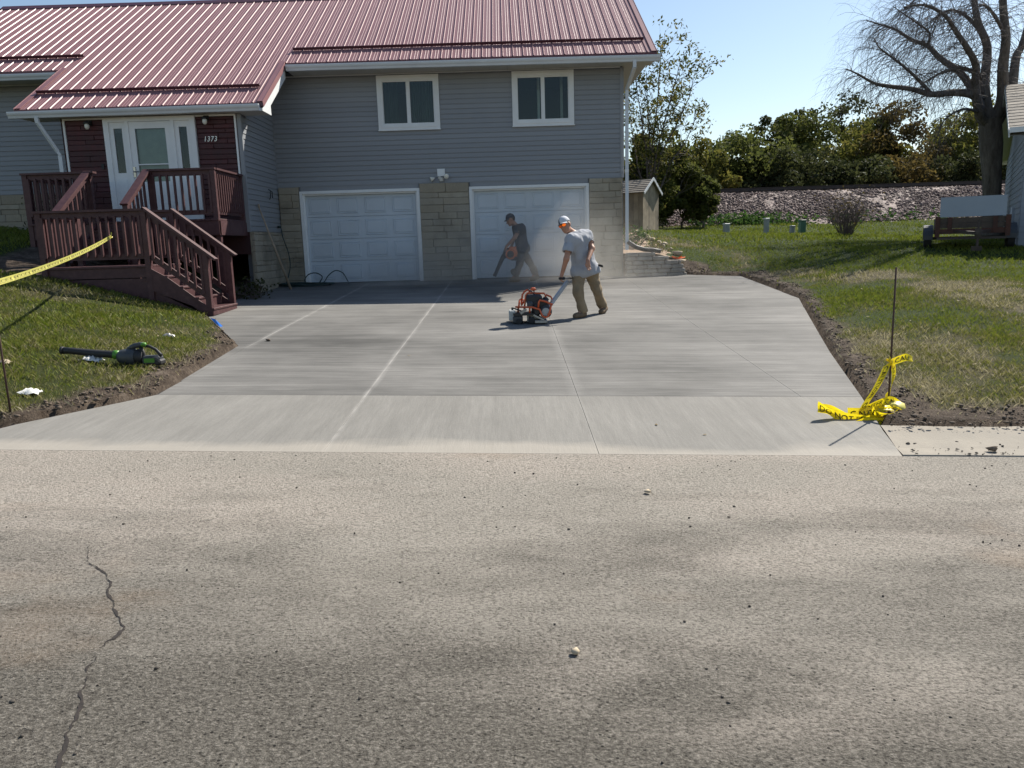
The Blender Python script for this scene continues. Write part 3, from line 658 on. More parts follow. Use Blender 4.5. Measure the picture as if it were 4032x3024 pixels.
def build_house():
    H = HOUSE
    # structural shell ------------------------------------------------
    mb = MB(); wall_holes(mb, -5.45, 2.76, .6, 5.7, DOORS+WINS, WY, WY+.12)
    mb.box(-13.2, -9.0, WY, WY+.12, 1.9, 5.7); mb.box(-13.2, 2.76, 26.0, 26.15, .6, 5.7)
    mb.box(2.66, 2.76, WY+.12, 26.0, .6, 5.7); mb.box(-13.2, -13.08, WY+.12, 26.0, 1.9, 5.7)
    mb.prism([(18.97, 5.7), (26.0, 5.7), (22.48, 7.9)], 'x', 2.66, 2.76); mb.prism([(18.97, 5.7), (26.0, 5.7), (22.48, 7.9)], 'x', -13.2, -13.08)
    mb.box(-5.57, -5.45, 16.68, WY, .6, 4.46); mb.box(-9.13, -9.01, 16.68, WY, 1.5, 4.46)
    mb.build('wall', M['siding_back'], H)
    mb = MB(); mb.box(-13.0, 2.6, 21.2, 21.25, .9, 5.6); mb.box(-13, 2.6, 18.98, 21.2, 3.2, 3.25); mb.box(-13, 2.6, 18.98, 21.2, 5.605, 5.65); mb.box(-.7, -.65, 18.98, 21.2, 3.25, 5.6)
    mb.build('room_interior', M['darkroom'], H)
    # entry front wall and its backing
    mb = MB(); wall_holes(mb, -9.13, -5.45, 1.6, 4.46, [(-8.2, -6.39, 2.29, 4.40)], 16.56, 16.68); mb.build('entry_wall', M['brick_joint'], H)
    mb = MB(); mb.box(-9, -5.6, 18.3, 18.35, 1.6, 4.4); mb.build('entry_hall', M['darkroom'], H)
    # siding ----------------------------------------------------------
    siding(H, -5.44, 2.70, 3.135, 5.585, WY, WINS)
    siding(H, -13.2, -9.13, 3.15, 5.585, WY)
    siding(H, 16.60, WY-.02, 2.08, 4.40, -5.45, side=True)
    zz = 2.08+21*.1105
    while zz < 5.55: siding(H, max(16.9, 18.2+(zz+.20-5.762)/.608), WY-.02, zz, zz+.1105, -5.45, side=True); zz += .1105
    mb = MB(); mb.prism([(16.85, 4.40), (18.85, 4.40), (18.85, 5.66), (18.0, 5.45)], 'x', -5.53, -5.452); mb.build('gable_wall', M['siding_back'], H)
    mb = MB(); mb.add([(-5.45, 16.9, 4.62), (-4.91, 16.9, 4.62), (-4.91, 18.3, 5.52), (-5.45, 18.3, 5.52)], [(0, 1, 2, 3)]); mb.build('rake_soffit', M['soffit'], H)
    mb = MB()
    for x0, x1, y0, y1, z0, z1 in ((2.70, 2.785, WY-.03, WY+.06, 3.12, 5.59), (-5.47, -5.425, WY-.028, WY, 3.135, 5.58)): mb.box(x0, x1, y0, y1, z0, z1)
    mb.build('corner_post', M['siding'], H)
    mb = MB(); mb.box(-5.50, -5.42, 16.53, 16.60, 2.06, 4.44); mb.build('corner_post', M['siding'], H)
    for d in DOORS:                                                    # header strip over each door
        mb = MB(); mb.box(d[0]-.05, d[1]+.05, WY-.016, WY, 3.02, 3.125); mb.build('door_header', M['siding'], H)
    mb = MB(); mb.box(-5.44, 2.70, WY-.026, WY, 3.118, 3.1345); mb.build('starter_strip', M['siding'], H)
    # stone -------------------------------------------------------------
    for q in ((-5.45, -4.94, WY-.03, WY, .6, 3.117), (-2.08, -.905, WY-.03, WY, .6, 3.117), (1.95, 2.74, WY-.03, WY, .6, 3.117), (-13.2, -9.13, WY-.03, WY, 1.9, 3.14), (-5.45, -5.42, 16.56, WY-.03, .6, 2.07)):
        mb = MB(); mb.box(*q); mb.build('mortar_bed', M['mortar'], H)
    stones(H, -5.41, -4.945, .815, 3.115, WY-.03, (.09, .21), (.2, .5), M['stone'], 'stone', seed=3)
    stones(H, -2.075, -.91, .815, 3.115, WY-.03, (.08, .19), (.25, .75), M['stone'], 'stone', seed=4)
    stones(H, 1.955, 2.735, .815, 3.115, WY-.03, (.085, .2), (.25, .75), M['stone'], 'stone', seed=5)
    stones(H, -12.6, -9.14, 2.2, 3.14, WY-.03, (.11, .2), (.3, .7), M['stone'], 'stone', seed=6)
    stones(H, 16.56, WY-.09, .78, 2.065, -5.42, (.09, .2), (.22, .6), M['stone'], 'stone', axis='y', seed=7)
    # maroon entry masonry
    for a, b, s in ((-9.03, -8.25, 8), (-6.345, -5.56, 9)):
        stones(H, a, b, 2.30, 4.40, 16.56, (.085, .125), (.3, .8), M['brick'], 'brick', depth=.022, proud=.012, gap=.005, seed=s)
    mb = MB()
    mb.box(-9.075, -9.035, 16.515, 16.56, 2.3, 4.44); mb.box(-5.555, -5.52, 16.515, 16.56, 2.3, 4.44); mb.box(-9.035, -5.555, 16.52, 16.56, 4.405, 4.44)
    mb.build('entry_trim', M['white'], H)
    # windows ------------------------------------------------------------
    for k, (a, b, c, d) in enumerate(WINS):
        wn = MB(); f = .115; y0, y1 = WY-.055, WY-.018
        for q in ((a, b, c, c+f), (a, b, d-f, d), (a, a+f+.01, c+f, d-f), (b-f-.005, b, c+f, d-f)): wn.box(q[0], q[1], y0, WY+.03, q[2], q[3])
        wo = wn.build('window', M['white'], H)
        s = MB(); i = .065
        for q in ((a+i, b-i, c+i-.02, c+i+.018), (a+i, b-i, d-i-.018, d-i+.02)): s.box(q[0], q[1], y0-.012, y0+.001, q[2], q[3])
        for q in ((a+i-.02, a+i+.018), (b-i-.018, b-i+.02)): s.box(q[0], q[1], y0-.0118, y0+.001, c+i+.018, d-i-.018)
        s.build('casing_bead', M['white'], wo)
        mx = (a+b)/2+(.0 if k == 0 else -.003)
        s = MB(); s.box(mx-.022, mx+.022, WY-.035, WY+.02, c+f, d-f); s.build('mullion', M['white'], wo)
        for l, r_ in ((a+f, mx-.022), (mx+.022, b-f)):
            s = MB()
            for q in ((l, r_, c+f, c+f+.03), (l, r_, d-f-.03, d-f), (l, l+.022, c+f+.03, d-f-.03), (r_-.022, r_, c+f+.03, d-f-.03)): s.box(q[0], q[1], WY-.028, WY+.02, q[2], q[3])
            s.build('sash', M['white'], wo)
            g = MB(); g.box(l+.02, r_-.02, WY-.006, WY-.002, c+f+.026, d-f-.026); g.build('pane', M['glass'], wo)
        s = MB(); s.box(a-.012, b+.012, WY-.075, WY-.0, c-.022, c-.001); s.build('sill', M['white'], wo)
    def curtain(x0, x1, z0, z1, y, mat):
        n = 40; V = []; F = []
        for i in range(n+1):
            x = x0+(x1-x0)*i/n; yy = y+.03*math.sin(i*1.9)+.012*math.sin(i*4.1); V += [(x, yy, z0), (x, yy+.01, z1)]
        for i in range(n): F.append((2*i, 2*i+2, 2*i+3, 2*i+1))
        mb = MB(); mb.add(V, F); mb.build('curtain', mat, H)
    curtain(-2.18, -1.55, 4.3, 5.6, WY+.28, M['curtain']); curtain(-2.98, -2.55, 4.3, 5.6, WY+.55, M['curtain'])
    mb = MB(); mb.box(.80, .86, 19.6, 19.66, 3.3, 5.6); mb.box(1.36, 1.42, 19.6, 19.66, 3.3, 5.6); mb.build('closet_frame', M['white'], H)
    # garage doors ---------------------------------------------------------
    for k, (a, b, c, d) in enumerate(DOORS):
        g = MB(); g.box(a-.01, b+.01, WY+.125, WY+.14, .78, d+.02); go = g.build('garage_door', M['garage'], H)
        t = MB(); tw = .07
        t.box(a-tw, a, WY-.06, WY+.0, .80, d+tw-.005); t.box(b, b+tw-.003, WY-.06, WY, .80, d+tw-.005); t.box(a, b, WY-.0605, WY, d, d+tw-.004)
        t.box(a, a+.035, WY, WY+.10, .81, d); t.box(b-.035, b, WY, WY+.10, .81, d); t.box(a+.035, b-.035, WY, WY+.10, d-.035, d)
        t.build('door_trim', M['white'], go)
        z0 = .845; sh = (d-.02-z0)/4; x0, x1 = a+.03, b-.03
        for s in range(4):
            q = MB(); zb = z0+s*sh; q.cbox(x0, x1, WY+.078, WY+.125, zb+.002, zb+sh-.003, .005); q.build('door_section', M['garage'], go)
            pw = (x1-x0)/4
            for p in range(4):
                l = x0+p*pw+.075; r_ = x0+(p+1)*pw-.075; lo, hi = zb+.075, zb+sh-.075; y = WY+.078
                v = [(l, y-.001, lo), (r_, y-.001, lo), (r_, y-.001, hi), (l, y-.001, hi)]
                e = .018; v += [(l+e, y-.012, lo+e), (r_-e, y-.012, lo+e), (r_-e, y-.012, hi-e), (l+e, y-.012, hi-e)]
                e = .034; v += [(l+e, y-.003, lo+e), (r_-e, y-.003, lo+e), (r_-e, y-.003, hi-e), (l+e, y-.003, hi-e)]
                e = .055; v += [(l+e, y-.013, lo+e), (r_-e, y-.013, lo+e), (r_-e, y-.013, hi-e), (l+e, y-.013, hi-e)]
                f = []
                for u in (0, 4, 8):
                    for i in range(4): j = (i+1) % 4; f.append((u+i, u+j, u+4+j, u+4+i))
                f.append((12, 13, 14, 15)); q = MB(); q.add(v, f); q.build('raised_panel', M['garage'], go)
        s = MB(); s.box(a+.03, b-.03, WY+.07, WY+.12, .812, .8445); s.build('rubber_seal', M['rubber'], go)
    # flood light -----------------------------------------------------------
    f = MB(); f.box(-1.635, -1.455, WY-.06, WY-.018, 3.27, 3.44); fl = f.build('flood_light', M['white'], H)
    for hx, hz, tx, ty in ((-1.46, 3.285, .05, -.12), (-1.70, 3.235, -.10, -.03)):
        s = MB(); c0 = Vector((hx, WY-.07, hz)); d = Vector((tx, ty, -.035)); s.lathe(c0, c0+d, [(0, .018), (.2, .026), (.55, .048), (.95, .062), (1, .056)], 14); s.build('lamp_head', M['bulb'], fl, True)
    s = MB(); s.obox((-1.60, WY-.05, 3.25), (-1.50, WY-.09, 3.19), .05, .06); s.box(-1.585, -1.50, WY-.10, WY-.03, 3.15, 3.21); s.build('motion_sensor', M['soffit'], fl)
    # entry door ---------------------------------------------------------------
    y = 16.53
    fr = MB()
    for q in ((-8.235, -8.13, 2.29, 4.43), (-6.46, -6.355, 2.29, 4.43), (-8.13, -6.46, 4.34, 4.43), (-7.79, -7.72, 2.33, 4.34), (-6.86, -6.79, 2.33, 4.34)): fr.box(q[0], q[1], y-.05, y+.05, q[2], q[3])
    fr.box(-8.13, -6.46, y-.06, y+.1, 2.29, 2.33); fo = fr.build('door_frame', M['white'], H)
    for a, b in ((-8.13, -7.79), (-6.79, -6.46)):
        s = MB(); wall_holes(s, a, b, 2.33, 4.34, [(a+.09, b-.08, 3.33, 4.215)], y-.02, y+.03); so = s.build('sidelight', M['white'], H)
        s = MB(); s.box(a+.09, b-.08, y, y+.006, 3.33, 4.215); s.build('pane', M['glass'], so)
        s = MB(); s.box(a+.09, b-.08, y-.028, y-.019, 2.48, 3.20); s.build('raised_panel', M['white'], so)
    s = MB(); wall_holes(s, -7.72, -6.86, 2.335, 4.335, [(-7.60, -6.98, 3.14, 4.20)], y-.03, y+.01); do = s.build('front_door', M['white'], H)
    s = MB(); s.box(-7.60, -6.98, y-.012, y-.007, 3.14, 4.20); s.build('pane', M['glass'], do)
    s = MB(); s.box(-7.595, -6.985, y+.04, y+.05, 3.14, 4.20); s.build('window_shade', M['shade'], do)
    s = MB(); s.box(-7.60, -6.98, y-.035, y-.005, 3.475, 3.50); s.build('glazing_bar', M['white'], do)
    for a, b in ((-7.62, -7.32), (-7.26, -6.96)):
        s = MB(); s.box(a, b, y-.038, y-.029, 2.45, 3.02); s.build('raised_panel', M['white'], do)
    s = MB(); s.obox((-7.69, y-.04, 3.24), (-7.69, y-.04, 3.44), .045, .02, (0, 1, 0)); s.tube([(-7.69, y-.05, 3.345), (-7.69, y-.09, 3.345), (-7.58, y-.09, 3.345)], .011, 8); s.build('door_handle', M['brass'], do)
    for x, z in ((-8.517, 4.26), (-6.112, 4.285)):
        s = MB(); s.box(x-.05, x+.05, 16.49, 16.535, z+.03, z+.13); s.obox((x, 16.5, z+.10), (x, 16.40, z+.09), .03, .03); s.lathe((x, 16.40, z+.10), (x, 16.40, z+.05), [(0, .03), (.5, .06), (1, .065)], 12); lo = s.build('wall_lamp', M['black'], H)
        s = MB(); s.lathe((x, 16.40, z+.052), (x, 16.40, z-.06), [(0, .035), (.3, .048), (.7, .045), (1, .022)], 12); s.build('lamp_glass', M['bulb'], lo, True)
    s = MB(); s.box(-8.37, -8.32, 16.50, 16.535, 3.42, 3.53); s.build('doorbell', M['black'], H)
    # house number 1373
    nb = MB(); nb.box(-6.185, -5.95, 16.5245, 16.526, 3.955, 3.957); no = nb.build('house_number', M['number'], H)
    for i, ch in enumerate('1373'):
        cu = bpy.data.curves.new('digit', 'FONT'); cu.body = ch; cu.size = .145; cu.shear = .22; cu.extrude = .006; cu.offset = .001; cu.resolution_u = 3
        tmp = bpy.data.objects.new('digit', cu); COL.objects.link(tmp); dg = bpy.context.evaluated_depsgraph_get(); me = bpy.data.meshes.new_from_object(tmp.evaluated_get(dg)); bpy.data.objects.remove(tmp)
        me.materials.clear(); me.materials.append(M['number']); o = mesh_obj('digit', me, no, (-6.215+i*.072, 16.515, 3.909), (.86, 1.0, 1.0), (R(90), 0, 0))
    # roof ------------------------------------------------------------------------
    SL = .608
    def zr(yy): return 5.762+SL*(yy-18.2)
    RY = 22.48
    rb = MB()                                                            # decking, rear slope
    th = .10
    for a, b, ye in ((-13.5, -9.87, 18.22), (-9.87, -4.87, 16.31), (-4.87, 3.43, 18.22)):
        rb.prism([(ye, zr(ye)-.012), (RY, zr(RY)-.012), (RY, zr(RY)-.012-th), (ye, zr(ye)-.012-th)], 'x', a+.01, b-.01)
    rb.prism([(RY, zr(RY)-.01), (26.7, zr(RY)-SL*(26.7-RY)-.01), (26.7, zr(RY)-SL*(26.7-RY)-.11), (RY, zr(RY)-.11)], 'x', -13.5, 3.43)
    ro = rb.build('roof', M['snow'], H)
    def panel(width, ribs, y0, y1):
        p = width/ribs; V = []; pr = []
        for i in range(ribs):
            x = i*p
            pr += [(x, 0), (x+.010, 0), (x+.020, .018), (x+.030, .018), (x+.040, 0), (x+.048+(p-.048)*.30, 0), (x+.048+(p-.048)*.33, .004), (x+.048+(p-.048)*.37, .004), (x+.048+(p-.048)*.40, 0), (x+.048+(p-.048)*.62, 0), (x+.048+(p-.048)*.65, .004), (x+.048+(p-.048)*.69, .004), (x+.048+(p-.048)*.72, 0)]
        pr.append((width-.0005, 0)); n = len(pr); nz = Vector((0, -SL, 1)).normalized(); F = []
        ys = np.linspace(y0, y1, 5)
        for yy in ys:
            for x, h in pr: V.append((x, yy+nz.y*h, zr(yy)+.001+nz.z*h))
        for r_ in range(4):
            for i in range(n-1): F.append((r_*n+i, r_*n+i+1, (r_+1)*n+i+1, (r_+1)*n+i))
        mb = MB(); mb.add(V, F); me = mb.mesh('roof_panel'); me.materials.append(M['roof']); return me
    for a, b, ye, nr in ((-13.5, -9.87, 18.2, 16), (-9.87, -4.87, 16.29, 22), (-4.87, 3.43, 18.2, 36)):
        p = (b-a)/nr; full = panel(4*p, 4, ye, RY); i = 0
        while i < nr:
            k = min(4, nr-i); me = full if k == 4 else panel(k*p, k, ye, RY); mesh_obj('roof_panel', me, ro, (a+i*p, 0, 0)); i += k
    c = MB(); c.prism([(RY-.17, zr(RY-.17)+.026), (RY, zr(RY)+.045), (RY+.17, zr(RY-.17)+.026), (RY+.17, zr(RY-.17)-.01), (RY-.17, zr(RY-.17)-.01)], 'x', -13.55, 3.48); c.build('ridge_cap', M['snow'], ro)
    for a, b, ye in ((-13.5, -9.87, 18.2), (-9.88, -4.86, 16.29), (-4.84, 3.44, 18.2)):
        c = MB(); c.box(a, b, ye-.016, ye+.004, zr(ye)-.075, zr(ye)-.004); c.build('drip_edge', M['snow'], ro)
    for a, b, yy in ((-9.78, -5.10, 16.98), (-4.83, 3.25, 18.86), (-13.5, -9.66, 18.86)):
        c = MB(); n = Vector((0, -SL, 1)).normalized(); base = Vector((0, yy, zr(yy)))+n*.022
        c.obox((a, *(base+n*.03)[1:]), (b, *(base+n*.03)[1:]), .012, .062, n); c.obox((a, *(base+Vector((0, 1, SL)).normalized()*.03)[1:]), (b, *(base+Vector((0, 1, SL)).normalized()*.03)[1:]), .06, .006, n); c.build('snow_guard', M['snow'], ro)
    for x, y0 in ((3.43, 18.2), (-4.87, 16.29), (-9.87, 16.29)):          # rake trim on the panel ends
        c = MB(); s = 1 if x > -9 else -1; y1 = RY if x > 0 else 18.25; n = Vector((0, -SL, 1)).normalized()
        for q in ((-.11*s, .0), ):
            c.obox((x-.055*s, y0, zr(y0)+.026), (x-.055*s, y1, zr(y1)+.026), .12, .008, n); c.obox((x+.006*s, y0, zr(y0)-.03), (x+.006*s, y1, zr(y1)-.03), .01, .12, n)
        c.build('rake_trim', M['roof'], ro)
    # eave boxes: fascia, soffit, gutters -------------------------------------------
    for x, y0, ye, zs, yw in ((3.40, 18.22, 18.2, 5.61, 18.9), (-4.90, 16.31, 16.29, 4.445, 16.9), (-9.84, 16.31, 16.29, 4.445, 16.9)):
        yt = RY-.05 if x > 0 else 18.22
        c = MB(); c.prism([(y0, zs), (yw, zs), (yw, zr(yw)-.33), (yt, zr(yt)-.33), (yt, zr(yt)-.09), (y0, zr(y0)-.09)], 'x', x-.012, x+.012); c.build('rake_fascia', M['white'], H)
    for a, b, y0, zs, yw, tz in ((-4.86, 3.39, 18.22, 5.61, WY-.005, .02), (-9.83, -4.91, 16.31, 4.445, 16.9, .02), (-13.5, -9.86, 18.22, 5.61, WY-.005, .02)):
        c = MB(); c.box(a, b, y0, y0+.02, zs, zr(y0)-.08); c.build('fascia', M['white'], H)
        nn = int((b-a)/.4)
        for i in range(nn):
            xa = a+(b-a)*i/nn; xb = a+(b-a)*(i+1)/nn; c = MB(); c.box(xa+.002, xb-.002, y0+.02, yw, zs+.004, zs+.016); c.build('soffit_panel', M['soffit'], H)
        c = MB(); c.box(a, b, y0+.02, yw, zs+.018, zs+.025); c.build('soffit_backing', M['siding_back'], H)
    c = MB(); c.box(2.80, 3.38, 18.9, 22.4, 5.7, 5.71); c.build('soffit_backing', M['soffit'], H)
    for xa, xb in ((-5.42, 2.70), (-13.2, -9.9)):
        c = MB(); c.box(xa, xb, WY-.035, WY-.0, 5.59, 5.608); c.build('frieze_trim', M['white'], H)
    def gutter(a, b, yb, za, zb):
        pr = [(0, 0), (0, .125), (-.006, .125), (-.012, .02), (-.07, .02), (-.09, .055), (-.112, .085), (-.112, .112), (-.125, .112), (-.125, .125), (-.135, .125), (-.135, .10), (-.125, .07), (-.10, .04), (-.085, 0)]
        mb = MB(); n = len(pr); V = [(a, yb+y, za+z) for y, z in pr]+[(b, yb+y, zb+z) for y, z in pr]
        mb.add(V, [(i, n+i, n+(i+1) % n, (i+1) % n) for i in range(n)])
        for x, z in ((a, za), (b, zb)): mb.add([(x, yb, z), (x, yb, z+.125), (x, yb-.135, z+.125), (x, yb-.135, z+.10), (x, yb-.085, z)], [(0, 1, 2, 3, 4)])
        mb.build('gutter', M['gutter'], H)
    gutter(-4.84, 3.50, 18.218, 5.585, 5.56); gutter(-9.98, -4.93, 16.308, 4.425, 4.44); gutter(-13.5, -9.88, 18.218, 5.555, 5.57)
    def downspout(pts):
        mb = MB()
        for p, q in zip(pts, pts[1:]): mb.obox(p, q, .075, .055)
        mb.build('downspout', M['gutter'], H)
    downspout([(2.93, 18.14, 5.60), (2.93, 18.15, 5.44), (2.845, 18.74, 5.08), (2.838, 18.745, 1.42)])
    downspout([(-9.42, 16.23, 4.45), (-9.42, 16.25, 4.33), (-9.24, 16.5, 3.80), (-9.20, 16.52, 3.72), (-9.20, 16.52, 2.0)])
    s = MB(); s.box(2.795, 2.88, 18.71, 18.78, 3.22, 3.29); s.build('downspout_strap', M['white'], H)
    # hose bib hook on the side wall
    s = MB(); s.tube([(-5.40, 17.95, 3.02), (-5.36, 17.95, 3.0), (-5.36, 17.95, 2.86), (-5.39, 17.95, 2.80)], .012, 6); s.tube([(-5.40, 18.08, 3.0), (-5.36, 18.08, 2.98), (-5.36, 18.08, 2.84)], .012, 6); s.build('wall_hook', M['black'], H)
build_house()
# ================================================================== wooden porch
PORCH = empty('wooden_porch', (0, 0, 0), 0, 'maroon-stained wooden entry porch with railings and two short stairs', 'porch')
def build_porch():
    P = PORCH; m = M['porch']
    def balmesh(h):
        mb = MB(); mb.box(-.019, .019, -.019, .019, 0, h); me = mb.mesh('baluster'); me.materials.append(m); return me
    def railing(p0, p1, zb0, zb1, hb, ht, n, capw=.14, posts=(1, 1), shift=0.0, toprail=True, name='railing', ext=(0, 0)):
        """level or raking railing between two plan points; zb is walking level at each end"""
        p0 = Vector(p0); p1 = Vector(p1); d = (p1-p0); L = d.length; u = d/L; nrm = Vector((-u.y, u.x))
        A = lambda t, z: (p0.x+d.x*t, p0.y+d.y*t, zb0+(zb1-zb0)*t+z)
        def off(t, z, s): q = A(t, z); return (q[0]+nrm.x*s, q[1]+nrm.y*s, q[2])
        cap = MB(); e0, e1 = ext; cap.obox(A(-e0/L, ht-.018), A(1+e1/L, ht-.018), capw, .036); ro = cap.build(name, m, P)
        b = MB(); b.obox(off(0, ht-.085, .0), off(1, ht-.085, .0), .038, .095); b.build('top_rail', m, ro)
        b = MB(); b.obox(off(0, hb+.045, .0), off(1, hb+.045, .0), .038, .088); b.build('bottom_rail', m, ro)
        h = ht-hb-.16; me = balmesh(h)
        for i in range(n):
            t = (i+.5)/n; q = off(t, hb+.05, -.038); mesh_obj('baluster', me, ro, q)
        for k, t in ((0, 0), (1, 1)):
            if posts[k]:
                q = A(t, 0); s = MB(); s.box(q[0]-.045, q[0]+.045, q[1]-.045, q[1]+.045, q[2]-posts[k], q[2]+ht-.037); s.build('post', m, ro)
        return ro
    # upper deck -----------------------------------------------------------
    DZ = 2.29
    for i in range(25):
        x0 = -9.13+i*.1453; b = MB(); b.cbox(x0, x0+.139, 14.97, 16.52, DZ-.036, DZ, .004); b.build('deck_board', m, P)
    b = MB(); b.box(-9.11, -5.5, 15.0, 15.045, 1.98, DZ-.038); b.build('skirt_board', m, P)
    b = MB(); b.box(-5.53, -5.488, 15.045, 16.54, 1.98, DZ-.038); b.build('skirt_board', m, P)
    b = MB(); b.box(-9.12, -9.08, 15.045, 16.52, 1.98, DZ-.038); b.build('skirt_board', m, P)
    for x in (-9.06, -7.3, -5.56):
        b = MB(); zb = float(zlawn(x, 15.12)); b.box(x-.045, x+.045, 15.06, 15.15, zb-.1, 1.99 if x != -7.3 else 2.2); b.build('support_post', m, P)
    for z0, z1 in ((1.62, 1.76), (1.78, 1.97)):
        b = MB(); b.box(-9.10, -7.6, 15.02, 15.04, z0, z1); b.build('skirt_board', m, P)
    railing((-9.09, 15.03), (-7.89, 15.03), DZ, DZ, .08, .935, 9, posts=(.7, .3), ext=(.06, .12))
    railing((-6.73, 15.03), (-5.545, 15.03), DZ, DZ, .08, .94, 9, posts=(.3, .3), ext=(.02, .06))
    railing((-5.545, 15.06), (-5.545, 16.48), DZ, DZ, .08, .94, 12, posts=(0, .3), ext=(.0, .04))
    railing((-9.09, 15.06), (-9.09, 16.48), DZ, DZ, .08, .935, 12, posts=(0, .3))
    # stair down to the landing --------------------------------------------
    LZ = 1.485
    for i in range(4):
        y1 = 15.0-.245*i; z = DZ-.161*(i+1); b = MB(); b.cbox(-7.80, -6.82, y1-.275, y1, z-.036, z, .005); b.build('tread', m, P)
        b = MB(); b.box(-7.80, -6.82, y1-.02, y1, z, z+.125); b.build('riser', m, P)
    for x in (-7.83, -6.80):
        b = MB(); b.prism([(15.0, DZ-.02), (15.0, DZ-.32), (14.0, LZ-.1), (13.95, LZ+.06)], 'x', x-.02, x+.02); b.build('stringer', m, P)
    railing((-7.90, 14.98), (-7.90, 13.86), DZ, LZ+.07, .12, .93, 7, posts=(0, .3), ext=(.03, .07))
    railing((-6.775, 14.98), (-6.775, 14.04), DZ, DZ-.62, .12, .93, 6, posts=(0, .5), ext=(.03, .07))
    # landing -----------------------------------------------------------------
    for i in range(10):
        y0 = 12.74+i*.1235; b = MB(); b.cbox(-7.68, -5.87, y0, y0+.117, LZ-.036, LZ, .004); b.build('deck_board', m, P)
    b = MB(); b.box(-7.66, -5.88, 12.765, 12.80, LZ-.20, LZ-.039); b.build('skirt_board', m, P)
    b = MB(); b.box(-7.66, -5.88, 12.77, 12.80, .80, LZ-.215); b.build('skirt_board', m, P)
    b = MB(); b.box(-7.66, -7.62, 12.80, 13.95, .95, LZ-.04); b.build('skirt_board', m, P)
    railing((-7.60, 12.78), (-5.90, 12.78), LZ, LZ, .10, .905, 13, posts=(.65, .75), ext=(.07, .03))
    railing((-7.61, 12.83), (-7.61, 13.90), LZ, LZ, .10, .905, 9, posts=(0, .65))
    railing((-6.60, 13.84), (-5.90, 13.84), LZ, LZ, .10, .93, 6, posts=(.65, .75), ext=(.0, .02))
    # lower stair to the driveway -----------------------------------------------
    for i in range(4):
        x0 = -5.885+i*.240; z = LZ-.183*(i+1); b = MB(); b.cbox(x0-.01, x0+.275, 12.74, 13.86, z-.036, z, .006); b.build('tread', m, P)
        b = MB(); b.box(x0, x0+.018, 12.80, 13.82, z, z+.147); b.build('riser', m, P)
    b = MB(); b.box(-4.925, -4.905, 12.755, 13.85, .635, .715); b.build('riser', m, P)
    b = MB(); b.box(-4.95, -4.925, 12.755, 13.85, .60, .715); b.build('riser_backing', m, P)
    for y in (12.755, 13.83):
        b = MB(); b.prism([(-5.88, LZ-.05), (-5.88, LZ-.42), (-5.25, .80), (-4.98, .60), (-4.91, .60), (-4.91, .71), (-5.62, 1.28)], 'y', y-.018, y+.018); b.build('stringer', m, P)
    b = MB(); b.prism([(-5.88, 1.07), (-5.88, .74), (-5.0, .56), (-4.97, .60)], 'y', 12.765, 12.78); b.build('skirt_board', m, P)
    railing((-5.86, 12.78), (-4.97, 12.78), LZ, LZ-.70, .10, .905, 7, posts=(0, .05), ext=(.03, .17))
    railing((-5.86, 13.84), (-4.97, 13.84), LZ, LZ-.70, .10, .93, 7, posts=(0, .05), ext=(.03, .13))
build_porch()
# ================================================================== yard, neighbours, railway
def zl(x, y): return float(zlawn(x, y))
def build_embankment():
    prof = [(34.6, 2.0), (35.4, 2.25), (36.6, 2.75), (38.2, 3.45), (38.9, 3.72), (42.4, 3.74), (43.2, 3.4), (46.5, 2.0)]
    xs = np.concatenate([np.arange(4, 34, .35), np.linspace(34, 160, 40)]); xs = np.r_[np.linspace(-120, 3.6, 30), xs]
    ys = np.concatenate([np.arange(34.6, 39.2, .22), [39.6, 40.5, 41.5, 42.4, 43.2, 44.5, 46.5]]); X, Y = np.meshgrid(xs, ys)
    Z = np.interp(Y, [p[0] for p in prof], [p[1] for p in prof])+fbm(X*.8, Y*.8)*.10*(Y < 39)+fbm(X*3, Y*3)*.05*(Y < 39)
    ny, nx = X.shape; idx = np.arange(nx*ny).reshape(ny, nx); F = np.stack([idx[:-1, :-1], idx[:-1, 1:], idx[1:, 1:], idx[1:, :-1]], -1).reshape(-1, 4)
    o = np_mesh('embankment', np.stack([X, Y, Z], -1).reshape(-1, 3), F, M['ballast'], smooth=True); tag(o, kind='structure')
    n = 26000; x = NPR.uniform(6, 33, n); y = 35.0+4.2*NPR.random(n); z = np.interp(y, [p[0] for p in prof], [p[1] for p in prof]); s = .028+.06*NPR.random(n)**2.5
    lumps('ballast_stones', x, y, z+.02, s, M['ballast'], 'pinkish grey railway ballast stones on the bank', 'ballast', .8)
    T = empty('railway_track', (0, 0, 0), 0, 'dark railway track on top of the stony bank', 'railway track')
    for yy in (39.9, 41.34):
        r = MB(); r.prism([(yy-.075, 3.90), (yy+.075, 3.90), (yy+.075, 3.912), (yy+.012, 3.93), (yy+.012, 4.02), (yy+.036, 4.03), (yy+.036, 4.06), (yy-.036, 4.06), (yy-.036, 4.03), (yy-.012, 4.02), (yy-.012, 3.93), (yy-.075, 3.912)], 'x', -90, 130); r.build('rail', M['rail'], T)
    t = MB(); t.box(-.11, .11, -1.25, 1.25, 0, .17); me = t.mesh('railway_tie'); me.materials.append(M['tie'])
    for i in range(52): mesh_obj('railway_tie', me, T, (6+i*.53, 40.62, 3.735), (1, 1, 1))
build_embankment()

